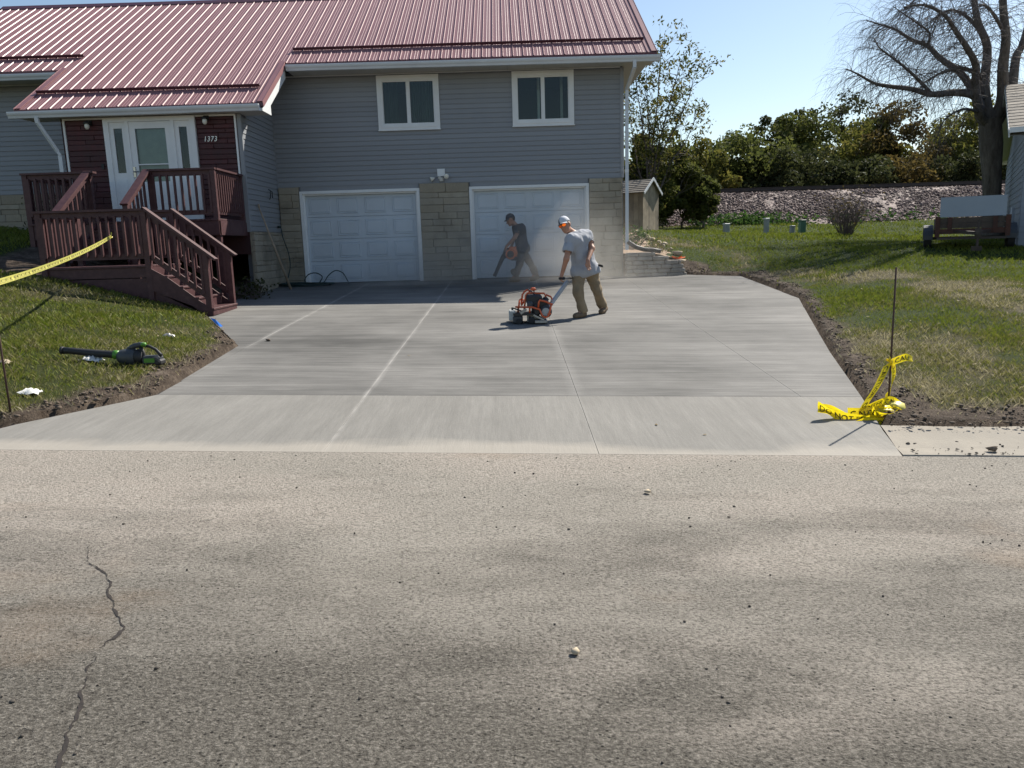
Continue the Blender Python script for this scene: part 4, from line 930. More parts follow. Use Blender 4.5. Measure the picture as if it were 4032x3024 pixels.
def build_shed():
    S = empty('garden_shed', (4.35, 29.5, 0), R(-8), 'small weathered wooden shed with shingled gable roof beside the house', 'shed'); zb = 1.93
    S.location.z = 0
    # plan: gable end towards +x (sunlit side), long wall faces the street
    L, D, h, pk = 2.4, 1.5, 1.38, 1.80
    b = MB(); b.box(-L+.03, -.03, .03, D-.03, zb+.05, zb+h-.01); b.prism([(.03, zb+h-.01), (D-.03, zb+h-.01), (D/2, zb+pk-.03)], 'x', -L+.03, -.03); b.build('wall', M['shed'], S)
    n = 9
    for i in range(n):
        y0 = D*i/n; y1 = D*(i+1)/n; zt = lambda y: zb+h+(pk-h)*(1-abs(y-D/2)/(D/2))
        b = MB(); b.prism([(y0+.003, zb+.03), (y1-.003, zb+.03), (y1-.003, zt(y1)-.03), (y0+.003, zt(y0)-.03)], 'x', -.03, 0); b.build('wall_board', M['shed'], S)
    for i in range(13):
        x0 = -L+L*i/13; b = MB(); b.box(x0+.003, x0+L/13-.003, 0, .03, zb+.03, zb+h-.02); b.build('wall_board', M['shed'], S)
    sl = (pk-h)/(D/2)
    for s in (0, 1):
        for i in range(7):
            t0, t1 = i/7, (i+1)/7; f = lambda t: -.12+(D/2+.12)*t
            ya, yb = f(t0), f(t1)+.02
            if s: ya, yb = D-ya, D-yb
            za = zb+h+sl*f(t0)+.03; zc = zb+h+sl*f(t1)+.028; b = MB(); b.add([(-L-.1, ya, za+.012), (.1, ya, za+.012), (.1, yb, zc+.004), (-L-.1, yb, zc+.004), (-L-.1, ya, za-.006), (.1, ya, za-.006), (.1, yb, zc-.016), (-L-.1, yb, zc-.016)], [(0, 1, 2, 3), (7, 6, 5, 4), (0, 4, 5, 1), (1, 5, 6, 2), (2, 6, 7, 3), (3, 7, 4, 0)]); b.build('shingle_course', M['shingle'], S)
        b = MB(); y0, y1 = (-.12, D/2) if not s else (D+.12, D/2); b.obox((.105, y0, zb+h+sl*(-.12)), (.105, y1, zb+pk+.03), .02, .09); b.build('rake_board', M['white'], S)
    b = MB(); b.box(-.35, -.05, .1, .35, zb-.06, zb+.03); b.build('foundation_block', M['block'], S)
    b = MB(); b.box(-.35, -.05, D-.35, D-.1, zb-.1, zb+.03); b.build('foundation_block', M['block'], S)
    b = MB(); b.box(-L+.05, -L+.35, .1, D-.1, zb-.1, zb+.05); b.build('foundation_block', M['block'], S)
    S.location = (4.64, 27.0, -.03); S.rotation_euler.z = R(-33); S.scale = (.93, .93, 1.0)
build_shed()

def build_pedestals():
    def ped(x, y, h, w, d, mat, lid, label, lean=0):
        zb = zl(x, y)-.03; o = empty('utility_pedestal', (x, y, zb), R(12), label, 'pedestal', 'utility pedestals at the back of the lawn'); o.rotation_euler.y = R(lean)
        b = MB(); b.cbox(-w/2, w/2, -d/2, d/2, 0, h-.05, .012); b.build('housing', mat, o)
        b = MB(); b.cbox(-w/2-.01, w/2+.01, -d/2-.01, d/2+.01, h-.05, h, .012); b.build('lid', lid, o)
    ped(7.79, 28, .40, .20, .16, M['galv'], M['white'], 'short grey utility pedestal nearest the shed')
    ped(9.22, 28, .63, .155, .14, M['galv'], M['white'], 'tallest slim grey utility post with white cap')
    ped(10.13, 28, .36, .15, .13, M['galv'], M['galv'], 'small leaning grey utility post beside the green one', 4)
    ped(10.50, 28, .56, .21, .18, M['pedgreen'], M['pedgreen'], 'green boxy utility pedestal on the back lawn')
build_pedestals()

def build_retaining():
    W = empty('retaining_wall', (0, 0, 0), 0, 'low stepped retaining wall of grey-brown blocks at the garage corner', 'retaining wall'); rg = random.Random(5)
    for i, (x1) in enumerate((4.26, 4.22, 4.18, 4.12, 3.82, 3.50)):
        z = .76+i*.099; x = 2.80; first = rg.uniform(.12, .30)
        if i >= 5: x = 2.80
        x = max(x, 2.79)
        while x < x1-.04:
            L = min(first if x < 2.81 else rg.choice((.26, .32, .38)), x1-x); b = MB(); b.cbox(x+.004, x+L-.004, 18.60+rg.uniform(-.022, .022), 18.88, z, z+.094, .018); b.build('block', M['block'], W); x += L
    for i in range(5):                                                   # side return running back along the planting bed
        z = .86+i*.099; y = 18.9+.0*i; x = 4.05+.06*i*0
        for k in range(4+i):
            pass
    m_ = MB(); V = []; F = []
    nx, ny = 14, 22
    for j in range(ny+1):
        for i in range(nx+1):
            u, v = i/nx, j/ny; x = 2.79+u*1.33; y = 18.89+v*7.0; z = max(zl(x, y)+.05*(1-u), 1.33-.30*max(0, u-.5)-v*.1)+.03*float(fbm(x*5, y*5)); V.append((x, y, z))
    for j in range(ny):
        for i in range(nx): a = j*(nx+1)+i; F.append((a, a+1, a+nx+2, a+nx+1))
    m_.add(V, F); o = m_.build('planting_bed', M['mulch'], None, True); tag(o, kind='structure')
    # row of pale edging stones
    for k in range(13):
        t = k/12; x = 4.16+.07*math.sin(k*1.7); y = 18.98+7.0*t; z = zl(x, y)+.05; s = .08+.06*rg.random()
        so = lumps('edging_stone', np.array([x]), np.array([y]), np.array([z]), np.array([s]), M['palestone'], None, None, .7); tag(so, 'rough pale edging stone beside the mulched planting bed', 'stone', 'edging stones along the planting bed')
    p = MB(); pts = [(2.84, 18.72, 1.44), (2.88, 18.69, 1.36), (3.05, 18.69, 1.22+.10), (3.30, 18.70, 1.345+.03), (3.42, 18.70, 1.375), (3.60, 18.70, 1.335)]
    pts = [(2.85, 18.74, 1.47), (2.90, 18.76, 1.44), (3.06, 18.78, 1.44), (3.26, 18.80, 1.425), (3.42, 18.78, 1.415), (3.66, 18.76, 1.35)]
    pts = [(2.86, 18.72, 1.62), (2.90, 18.72, 1.575), (3.05, 18.72, 1.48), (3.25, 18.72, 1.415), (3.45, 18.72, 1.40), (3.64, 18.72, 1.36)]
    p.tube(pts, .055, 10); 
    n = 10; o = p.build('drain_pipe', M['black'], None, True); tag(o, 'black corrugated drain pipe below the downspout on the retaining wall', 'pipe')
    f = MB(); rg = random.Random(2)
    for k in range(9):
        a = Vector((4.03+rg.uniform(-.09, .09), 18.72+rg.uniform(-.05, .05), 1.165+rg.uniform(0, .03))); b = a+Vector((rg.uniform(-.16, .16), rg.uniform(-.05, .05), rg.uniform(0, .06))); f.obox(a, b, .04, .004, (rg.uniform(-1, 1), rg.uniform(-1, 1), 1))
    o = f.build('flagging_bundle', M['orangeflag']); tag(o, 'crumpled orange flagging ribbon lying on the retaining wall', 'ribbon')
build_retaining()

def build_trailer():
    zb = zl(10.6, 18.0); T = empty('utility_trailer', (10.66, 18.0, zb), R(-27), 'small rusty utility trailer with plank box parked beside the neighbouring house', 'trailer')
    w, L = .70, 2.2
    for i in range(2):
        b = MB(); b.box(-w, w, -.02, .02, .50+i*.125, .615+i*.125); o = b.build('front_plank', M['plank'], T)
        b = MB(); b.box(-w, w, L-.02, L+.02, .50+i*.125, .615+i*.125); b.build('rear_plank', M['plank'], T)
        for s in (-1, 1): b = MB(); b.box(s*w-.02, s*w+.02, .03, L-.03, .50+i*.125, .615+i*.125); b.build('side_plank', M['plank'], T)
    for x in (-.45, .45):
        b = MB(); b.box(x-.045, x+.045, -.045, -.021, .46, .745); b.build('stake', M['rust'], T)
    b = MB(); b.box(-w-.03, w+.03, -.03, L+.03, .37, .49); b.build('frame', M['rust'], T)
    for s in (-1, 1):
        b = MB(); b.box(s*w-.05, s*w+.05, -.06, -.022, .30, .77); b.build('corner_post', M['rust'], T)
    b = MB(); b.obox((-.9, 1.05, .27), (.9, 1.05, .27), .07, .07); b.build('axle', M['black'], T)
    b = MB(); b.obox((-.7, -.04, .27), (.7, -.04, .27), .05, .05); b.build('cross_bar', M['rail'], T)
    for s in (-1, 1):
        x = s*.865; wl = MB(); wl.lathe((x-.085, 1.05, .27), (x+.085, 1.05, .27), [(0, .17), (0, .24), (.12, .27), (.88, .27), (1, .24), (1, .17)], 22); wo = wl.build('wheel', M['rubber'], T)
        r = MB(); r.lathe((x-.06, 1.05, .27), (x+.06, 1.05, .27), [(0, .05), (0, .15), (.2, .165), (.8, .165), (1, .15), (1, .05)], 16); r.build('rim', M['galv'], wo)
        f = MB(); arc = [(1.05+.33*math.cos(t), .27+.33*math.sin(t)) for t in np.linspace(R(-5), R(185), 11)]
        f.add([(x-.105, y, z) for y, z in arc]+[(x+.105, y, z) for y, z in arc], [(i, i+1, 12+i, 11+i) for i in range(10)]); arc2 = [(1.05+.32*math.cos(t), .27+.32*math.sin(t)) for t in np.linspace(R(-5), R(185), 11)]
        f.add([(x-.105, y, z) for y, z in arc2]+[(x+.105, y, z) for y, z in arc2], [(11+i, 12+i, i+1, i) for i in range(10)])
        f.build('fender', M['toolgrey'], T)
    t = MB(); t.obox((-.35, -.04, .42), (.02, -1.05, .38), .05, .07); t.obox((.35, -.04, .42), (.02, -1.05, .38), .05, .07); t.obox((.02, -.9, .38), (.02, -1.35, .38), .06, .06); t.build('tongue', M['rail'], T)
    j = MB(); j.tube([(.06, -1.0, .10), (.06, -1.0, .66)], .026, 10); j.box(.0, .12, -1.07, -.95, .30, .48); j.build('jack', M['rail'], T)
    j = MB(); j.box(-.05, .15, -1.08, -.92, .0, .10); j.build('jack_foot', M['plank'], T)
    # white sheet board carried in the box, leaning back
    b = MB(); b.box(-.66, .66, -.008, .008, 0, .47); o = b.build('sheet_board', M['sheet']); o.matrix_world = Matrix.Translation((10.68, 18.04, zb+.755)) @ Matrix.Rotation(R(-27), 4, 'Z') @ Matrix.Rotation(R(-14), 4, 'X'); tag(o, 'flat white sheet board leaning back on the trailer box', 'board')
    bpy.context.view_layer.update()
build_trailer()

def build_neighbour():
    a = math.atan2(8.0, 4.63)                                            # direction of the gable wall, running away from the street
    zb = .95; N = empty('neighbour_house', (0, 0, 0), 0, 'neighbouring house with grey lap siding and brown shingle roof', 'house')
    p0 = Vector((12.40, 19.0)); u = Vector((math.cos(a), math.sin(a))); v = Vector((u.y, -u.x)); Lg, Lw = 9.0, 11.0
    Q = lambda s, t, z: (p0.x+u.x*s+v.x*t, p0.y+u.y*s+v.y*t, z)
    h = 3.95; pk = 5.55
    b = MB(); c = [Q(0, 0, zb-.4), Q(Lg, 0, zb-.4), Q(Lg, Lw, zb-.4), Q(0, Lw, zb-.4)]; c2 = [(x, y, h) for x, y, z in c]; b.add(c+c2, [(0, 1, 2, 3), (4, 7, 6, 5), (0, 4, 5, 1), (1, 5, 6, 2), (2, 6, 7, 3), (3, 7, 4, 0)])
    b.add([Q(0, 0, h), Q(Lg, 0, h), Q(Lg/2, 0, pk-.2), Q(0, Lw, h), Q(Lg, Lw, h), Q(Lg/2, Lw, pk-.2)], [(0, 1, 2), (5, 4, 3), (0, 2, 5, 3), (1, 4, 5, 2)]); b.build('wall', M['nb_siding'], N)
    mb = MB(); mb.prism([(-.006, 0), (-.022, .001), (-.012, .15), (0, .15), (0, 0)], 'x', 0, 1); me = mb.mesh('siding_board'); me.materials.append(M['nb_siding'])
    for i in range(20):
        z = zb+.15*i; o = mesh_obj('siding_board', me, N, Q(Lg, -.001, z), (Lg, 1, 1), (0, 0, a+math.pi))
    for i in range(20):
        z = zb+.15*i; mesh_obj('siding_board', me, N, Q(-.001, 0, z), (6, 1, 1), (0, 0, math.atan2(v.y, v.x)))
    ov = .38
    for s in (0, 1):
        s0, s1 = (-ov, Lg/2) if s == 0 else (Lg+ov, Lg/2); sl = (pk-h)/(Lg/2); zE = h-sl*ov+.12
        n = 16
        for i in range(n):
            t0, t1 = i/n, (i+1)/n+.004; A = s0+(s1-s0)*t0; B = s0+(s1-s0)*min(t1, 1); za = zE+(pk+.12-zE)*t0+.02; zc = zE+(pk+.12-zE)*min(t1, 1)+.006
            b = MB(); b.add([Q(A, -ov, za), Q(A, Lw, za), Q(B, Lw, zc), Q(B, -ov, zc), Q(A, -ov, za-.022), Q(A, Lw, za-.022), Q(B, Lw, zc-.012), Q(B, -ov, zc-.012)], [(0, 1, 2, 3), (7, 6, 5, 4), (0, 4, 5, 1), (3, 2, 6, 7), (3, 7, 4, 0)]); b.build('shingle_course', M['shingle'], N)
        b = MB(); b.add([Q(s0, -ov-.01, zE-.17), Q(s1, -ov-.01, pk-.05), Q(s1, -ov-.01, pk+.10), Q(s0, -ov-.01, zE+.0), Q(s0, -ov+.02, zE-.17), Q(s1, -ov+.02, pk-.05), Q(s1, -ov+.02, pk+.10), Q(s0, -ov+.02, zE)], [(0, 1, 2, 3), (7, 6, 5, 4), (0, 4, 5, 1), (1, 5, 6, 2), (3, 2, 6, 7), (0, 3, 7, 4)]); b.build('rake_fascia', M['gutter'], N)
        b = MB(); b.add([Q(s0, -ov+.02, zE-.14), Q(s1, -ov+.02, pk-.03), Q(s1, .02, pk-.03), Q(s0, .02, zE-.14)], [(0, 1, 2, 3)]); b.build('rake_soffit', M['soffit'], N)
    b = MB(); b.obox(Q(-ov-.06, -ov, h-.03), Q(-ov-.06, Lw, h-.03), .12, .12); b.build('gutter', M['white'], N)
    b = MB(); b.obox(Q(2.2, -.06, 2.2), Q(2.2, -.06, zb+.12), .075, .06); b.obox(Q(2.2, -.06, zb+.14), Q(2.0, -.32, zb+.03), .075, .06); b.build('downspout', M['gutter'], N)
build_neighbour()

# ------------------------------------------------------------------ stakes, flag, litter, hose, pole
def stake(x, y, h, label):
    zb = zl(x, y); mb = MB(); mb.tube([(x, y, zb-.25), (x, y, zb+h)], .0085, 8); o = mb.build('steel_stake', M['rod'], None, True); tag(o, label, 'stake', 'thin rusty steel stakes'); return o
STK_R = (3.30, 6.62); STK_L = (-4.19, 6.28)
stake(*STK_R, 1.22, 'thin rusty steel stake with crumpled caution tape tied to it'); stake(*STK_L, 1.30, 'thin rusty steel stake standing at the lawn corner holding the taut tape')
def build_small():
    x, y = -4.02, 10.45; zb = zl(x, y); F = empty('marker_flag', (x, y, zb), R(20), 'small bright blue utility marker flag on a wire', 'flag')
    b = MB(); b.tube([(0, 0, -.1), (.012, 0, .22)], .0018, 5); b.build('wire', M['steel'], F)
    b = MB(); b.add([(-.055, 0, .225), (.005, .004, .205), (.095, .03, .10), (.06, .0, .095), (.0, .0, .15)], [(0, 1, 2, 3, 4)]); b.add([(-.055, .002, .225), (.005, .006, .205), (.095, .032, .10), (.06, .002, .095), (.0, .002, .15)], [(4, 3, 2, 1, 0)]); b.build('flag_sheet', M['blue'], F)
    def crumple(name, x, y, s, mat, label, cat, seed, flat=.35, group=None):
        rg = np.random.default_rng(seed); n = 9; u, v = np.meshgrid(np.linspace(-1, 1, n), np.linspace(-1, 1, n)); X = x+u*s*(1+.2*rg.random((n, n))); Y = y+v*s*.7*(1+.2*rg.random((n, n))); Z = zlawn(X, Y)+.012+s*flat*rg.random((n, n))+.03*(1-u*u)*(1-v*v)
        idx = np.arange(n*n).reshape(n, n); Fc = np.stack([idx[:-1, :-1], idx[:-1, 1:], idx[1:, 1:], idx[1:, :-1]], -1).reshape(-1, 4)
        o = np_mesh(name, np.stack([X, Y, Z], -1).reshape(-1, 3), Fc, mat); tag(o, label, cat, group); return o
    crumple('plastic_scrap', -4.33, 6.80, .075, M['paper'], 'crumpled clear white plastic scrap on the grass by the stake', 'litter', 4)
    crumple('paper_scrap', -4.42, 8.03, .09, M['paper'], 'crumpled white paper lying under the green leaf blower', 'litter', 5, .6)
    crumple('bark_chip', -5.15, 7.75, .05, M['palestone'], 'pale brown chip lying in the front lawn grass', 'litter', 6)
    crumple('foil_wrapper', -4.35, 9.75, .055, M['steel'], 'small dark foil wrapper in the grass behind the leaf blower', 'litter', 7, .7)
    def stone(x, y, z, s, mat, label, seed):
        o = lumps('stone', np.array([x]), np.array([y]), np.array([z+s*.4]), np.array([s]), mat, None, None, .7); tag(o, label, 'stone')
    stone(.20, 2.62, float(zroad(.2))+.01, .016, M['palestone'], 'pale rounded pebble lying alone on the near asphalt', 1)
    stone(.80, 4.50, float(zroad(.8))+.008, .022, M['palestone'], 'flat tan chip on the dusty street in front of the apron', 2)
    stone(3.55, 5.52, float(zroad(3.5))+.014, .04, M['soil'], 'dark soil lump in the gutter beside the apron', 3)
    stone(3.95, 5.46, float(zroad(3.9))+.012, .034, M['soil'], 'elongated dark soil lump further along the gutter', 4)
    stone(-3.22, 10.15, float(zdrv(-3.22, 10.15)), .035, M['soil'], 'dark soil lump sitting on the white saw-cut line', 5)
    # hose coil and loose loops at the inner corner of the garage
    h = MB(); rg = random.Random(3); pts = []
    for i in range(150):
        t = i/150*2*math.pi*6; r = .46+.07*math.sin(t*.37)+.05*math.sin(t*1.7); pts.append((-4.78+r*1.25*math.cos(t), 18.12+.44*r*math.sin(t), float(zdrv(-4.7, 18.1))+.018+.010*(i/25)+.012*math.sin(t*2.3)))
    z0 = float(zdrv(-4.6, 18.2))
    tail = [(-4.5, 18.35, z0+.06), (-4.45, 18.45, z0+.20), (-4.62, 18.5, z0+.29), (-4.80, 18.48, z0+.24), (-4.86, 18.42, z0+.10), (-4.70, 18.3, z0+.05), (-4.4, 18.25, z0+.06), (-4.28, 18.35, z0+.22), (-4.12, 18.42, z0+.33), (-3.95, 18.42, z0+.27), (-3.84, 18.40, z0+.08), (-3.8, 18.3, z0+.03)]
    def smooth(P, k=6):
        P = np.array(P); u = np.linspace(0, len(P)-1, (len(P)-1)*k+1); n = len(P); out = []
        for q in u:
            i = min(int(q), n-2); t = q-i; p0, p1, p2, p3 = P[max(i-1, 0)], P[i], P[i+1], P[min(i+2, n-1)]
            out.append(.5*((2*p1)+(-p0+p2)*t+(2*p0-5*p1+4*p2-p3)*t*t+(-p0+3*p1-3*p2+p3)*t**3))
        return [tuple(q) for q in out]
    h.tube(pts, .0125, 6); h.tube(smooth(tail), .0125, 6); up = smooth([(-5.36, 18.48, 2.20), (-5.33, 18.46, 2.15), (-5.30, 18.44, 1.95), (-5.22, 18.5, 1.6), (-5.20, 18.5, 1.3), (-5.25, 18.46, 1.05), (-5.28, 18.36, z0+.05), (-5.1, 18.2, z0+.03)]); h.tube(up, .0125, 6)
    h.lathe((-5.41, 18.48, 2.20), (-5.33, 18.47, 2.20), [(0, .03), (.5, .03), (1, .018)], 8)
    o = h.build('garden_hose', M['hose'], None, True); tag(o, 'dark green garden hose coiled by the garage corner', 'hose')
    b = MB(); zb = float(zdrv(-4.95, 17.45)); b.tube([(-4.92, 17.42, zb+.0), (-5.385, 17.12, 2.58)], [.028, .017], 8); b.tube([(-5.385, 17.12, 2.58), (-5.39, 17.115, 2.66)], .022, 8); o = b.build('wooden_pole', M['wood'], None, True); tag(o, 'worn wooden pole leaning against the side wall', 'pole')
build_small()
# ================================================================== trees and shrubs
def at(px, py, Y):
    """point at depth Y seen from the kerb in direction (px,py) of a 4032-wide frame"""
    d = _f+_rt*((px-2016)/3029)-_up*((py-1512)/3029); return Vector((0, 0, CAMZ))+d*(Y/d.y)
def leaf_quads(C, S, seed=0, up=.0, asp=.62):
    rg = np.random.default_rng(seed); n = len(C); nrm = rg.normal(size=(n, 3)); nrm[:, 2] = nrm[:, 2]*1.0+up; nrm /= np.linalg.norm(nrm, axis=1)[:, None]
    a = np.cross(nrm, rg.normal(size=(n, 3))); a /= np.linalg.norm(a, axis=1)[:, None]; b = np.cross(nrm, a); S = np.asarray(S)[:, None]
    a = a*S; b = b*S*asp
    V = np.stack([C-a, C-b*.9+a*.15, C+a, C+b*.9+a*.15], 1).reshape(-1, 3); i = np.arange(n)*4
    return V, np.stack([i, i+1, i+2, i+3], -1), np.repeat(rg.random(n), 4)
def grow(mb, p, d, L, r, depth, rg, droop=0.0, wig=.25, kids=3, n=5, tips=None, segs=4):
    """recursive limb; collects tips"""
    pts = [Vector(p)]; rs = [r]; d = Vector(d).normalized()
    for i in range(segs):
        d = (d+Vector((rg.gauss(0, wig), rg.gauss(0, wig), rg.gauss(0, wig)-droop))*.5).normalized(); pts.append(pts[-1]+d*(L/segs)); rs.append(r*(1-.62*(i+1)/segs))
    mb.tube(pts, rs, n if depth > 0 else 3, False)
    if depth <= 0:
        if tips is not None: tips.append(pts[-1]); tips.append(pts[-2])
        return
    for k in range(kids):
        i = rg.randint(max(1, segs//2), segs); q = pts[i]; nd = (pts[i]-pts[i-1]).normalized(); s = Vector((rg.gauss(0, 1), rg.gauss(0, 1), rg.gauss(0, .7))); s = (s-nd*s.dot(nd)).normalized()
        grow(mb, q, (nd*.75+s*.75), L*rg.uniform(.5, .8), rs[i]*.72, depth-1, rg, droop, wig, kids, n, tips, segs)
def leafy_tree(x, y, zb, H, rx, mat, label, seed, nleaf=3200, low=.12, size=.2, dense=1.0, name='leafy_tree', cat='tree', group='trees beyond the railway'):
    rg = random.Random(seed); T = empty(name, (x, y, zb), rg.uniform(0, 6.28), label, cat, group)
    mb = MB(); tips = []; tr = max(.05, H*.016); th = H*max(low, .18)
    mb.tube([(0, 0, -.3), (rg.uniform(-.1, .1), .05, th*.5), (rg.uniform(-.2, .2), rg.uniform(-.2, .2), th)], [tr*1.25, tr, tr*.85], 8, False); tp = Vector(mb.v[-1])
    for k in range(5):
        a = k*1.26+rg.uniform(-.3, .3); grow(mb, (0, 0, th*rg.uniform(.75, 1)), (math.cos(a)*.75, math.sin(a)*.75, rg.uniform(.7, 1.4)), H*.38, tr*.6, 2, rg, 0, .25, 3, 5, tips)
    mb.build('trunk', M['bark'], T)
    q = np.random.default_rng(seed); nc = 46; u = q.normal(size=(nc, 3)); u /= np.linalg.norm(u, axis=1)[:, None]; rr = q.random(nc)**.45; cz = H*(1+low)/2; rz = H*(1-low)/2
    lob = 1+.22*np.sin(3*np.arctan2(u[:, 1], u[:, 0])+seed)+.18*q.normal(size=nc)
    CC = np.stack([u[:, 0]*rx*rr*lob, u[:, 1]*rx*rr*lob, cz+u[:, 2]*rz*rr*.93], -1); cr = (.16+.16*q.random(nc))*rx*1.25
    k = q.integers(0, nc, nleaf); o = q.normal(size=(nleaf, 3)); o /= np.linalg.norm(o, axis=1)[:, None]; C = CC[k]+o*(cr[k]*q.random(nleaf)**.33)[:, None]*np.array([1, 1, .8]); keep = C[:, 2] > .15
    C = C[keep]; V, F, t = leaf_quads(C, size*q.uniform(.6, 1.3, len(C)), seed); t = np.clip(t*.7+np.repeat(q.random(nc)[k[keep]], 4)*.3, 0, 1)
    np_mesh('crown', V, F, M[mat], T, attrs={'tone': t}); return T
def build_woods():
    G, D_, Y_, Ru = 'leaf_green', 'leaf_dark', 'leaf_yellow', 'leaf_rust'
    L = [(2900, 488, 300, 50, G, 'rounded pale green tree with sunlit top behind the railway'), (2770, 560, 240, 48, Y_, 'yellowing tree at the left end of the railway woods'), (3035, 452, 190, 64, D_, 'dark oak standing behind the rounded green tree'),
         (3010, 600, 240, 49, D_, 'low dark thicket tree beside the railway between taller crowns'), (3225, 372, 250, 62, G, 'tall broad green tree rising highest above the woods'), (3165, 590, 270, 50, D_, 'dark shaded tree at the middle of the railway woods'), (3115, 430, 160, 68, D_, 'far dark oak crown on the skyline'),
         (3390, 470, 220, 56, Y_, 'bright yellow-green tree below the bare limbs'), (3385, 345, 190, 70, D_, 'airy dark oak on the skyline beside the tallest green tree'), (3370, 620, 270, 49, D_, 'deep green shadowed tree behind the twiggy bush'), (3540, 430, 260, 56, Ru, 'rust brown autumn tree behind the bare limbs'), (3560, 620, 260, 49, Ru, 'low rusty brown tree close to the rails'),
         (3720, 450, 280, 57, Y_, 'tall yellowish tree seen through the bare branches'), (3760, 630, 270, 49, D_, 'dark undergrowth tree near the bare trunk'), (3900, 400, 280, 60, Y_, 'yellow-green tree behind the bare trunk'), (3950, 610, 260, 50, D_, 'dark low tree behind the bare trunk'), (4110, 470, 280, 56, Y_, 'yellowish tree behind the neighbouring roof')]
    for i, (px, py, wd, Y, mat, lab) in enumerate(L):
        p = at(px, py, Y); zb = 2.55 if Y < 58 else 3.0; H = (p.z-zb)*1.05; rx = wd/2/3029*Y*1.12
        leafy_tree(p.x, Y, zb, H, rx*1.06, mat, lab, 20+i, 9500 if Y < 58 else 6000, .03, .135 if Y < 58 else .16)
    # nearer trees between shed and bank
    for i, (px, py, wd, Y, mat, lab) in enumerate([(2590, 505, 210, 33.2, G, 'tall green bushy tree behind the shed'), (2490, 560, 200, 34, G, 'green bushy tree half hidden by the house corner'), (2690, 650, 200, 34, G, 'green thicket tree at the left foot of the stony bank'), (2770, 690, 95, 33.6, G, 'olive bushy shrub at the foot of the stony bank')]):
        p = at(px, py, Y); zb = zl(p.x, Y); leafy_tree(p.x, Y, zb, p.z-zb, wd/2/3029*Y*1.15, mat, lab, 60+i, 8000, .03, .095, group='trees behind the shed')
    # undergrowth mass along the far side of the rails
    q = np.random.default_rng(5); n = 26000; x = q.uniform(7, 46, n); y = 46.2+q.random(n)*5; top = 2.6+2.6*np.clip(.5+fbm(x*.35, y*.35, 3.), 0, 1.2); C = np.stack([x, y, 2.3+(top-2.0)*q.random(n)**.7], -1)
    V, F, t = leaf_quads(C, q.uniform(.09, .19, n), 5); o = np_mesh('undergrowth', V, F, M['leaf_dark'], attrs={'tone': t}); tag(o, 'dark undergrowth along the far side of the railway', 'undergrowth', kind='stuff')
    n = 1300; x = np.r_[q.normal(10.6, 1.1, n-300), q.uniform(8, 20, 300)]; y = 34.4+q.random(n)*1.4; C = np.stack([x, y, np.interp(y, [34, 36], [2.0, 2.5])+q.random(n)**2*.35], -1); V, F, t = leaf_quads(C, q.uniform(.05, .12, n), 6); o = np_mesh('weeds', V, F, M['weed'], attrs={'tone': t}); tag(o, 'green weeds at the foot of the stony bank', 'weeds', kind='stuff')
build_woods()

def build_sapling():
    T = empty('slender_walnut_tree', (0, 0, 0), 0, 'slender multi-stemmed tree with sparse feathery leaves behind the shed', 'tree', None); rg = random.Random(4); Y = 31.0
    base = at(2560, 900, Y); zb = zl(base.x, Y); mb = MB(); tips = []
    stems = [[(2555, 800), (2545, 600), (2520, 430), (2500, 300)], [(2558, 800), (2570, 560), (2590, 400), (2600, 230), (2602, 180)], [(2562, 800), (2585, 600), (2625, 450), (2660, 320), (2680, 240)], [(2566, 800), (2600, 610), (2660, 500), (2715, 380), (2735, 290)], [(2570, 820), (2640, 640), (2700, 560), (2750, 440)], [(2550, 800), (2510, 650), (2490, 520), (2475, 400)], [(2560, 790), (2560, 560), (2550, 420), (2545, 300)]]
    for s in stems:
        dy = rg.uniform(-1.2, 1.2); pts = [Vector((base.x, Y, zb-.2))]+[at(a, b, Y+dy*i/4) for i, (a, b) in enumerate(s)]; n = len(pts); mb.tube(pts, [.055*(1-.85*i/(n-1)) for i in range(n)], 5, False)
        for i in range(2, n):
            for k in range(7):
                t = rg.random(); q = pts[i-1].lerp(pts[i], t); dd = (pts[i]-pts[i-1]).normalized(); sdv = Vector((rg.gauss(0, 1), rg.gauss(0, 1), rg.gauss(.2, .5)))
                grow(mb, q, dd*.6+sdv*.6, rg.uniform(.5, 1.0), .012, 1, rg, 0, .2, 2, 4, tips, 3)
        tips.append(pts[-1])
    mb.build('trunk', M['twig'], T)
    q = np.random.default_rng(3); C = []
    for p in tips:
        for k in range(rg.choice((4, 7, 11))):
            C.append((p.x+rg.gauss(0, .13), p.y+rg.gauss(0, .13), p.z+rg.gauss(-.03, .09)))
    C = np.array(C); V, F, t = leaf_quads(C, q.uniform(.05, .10, len(C)), 3, asp=.45); np_mesh('crown', V, F, M['leaf_walnut'], T, attrs={'tone': t})
build_sapling()

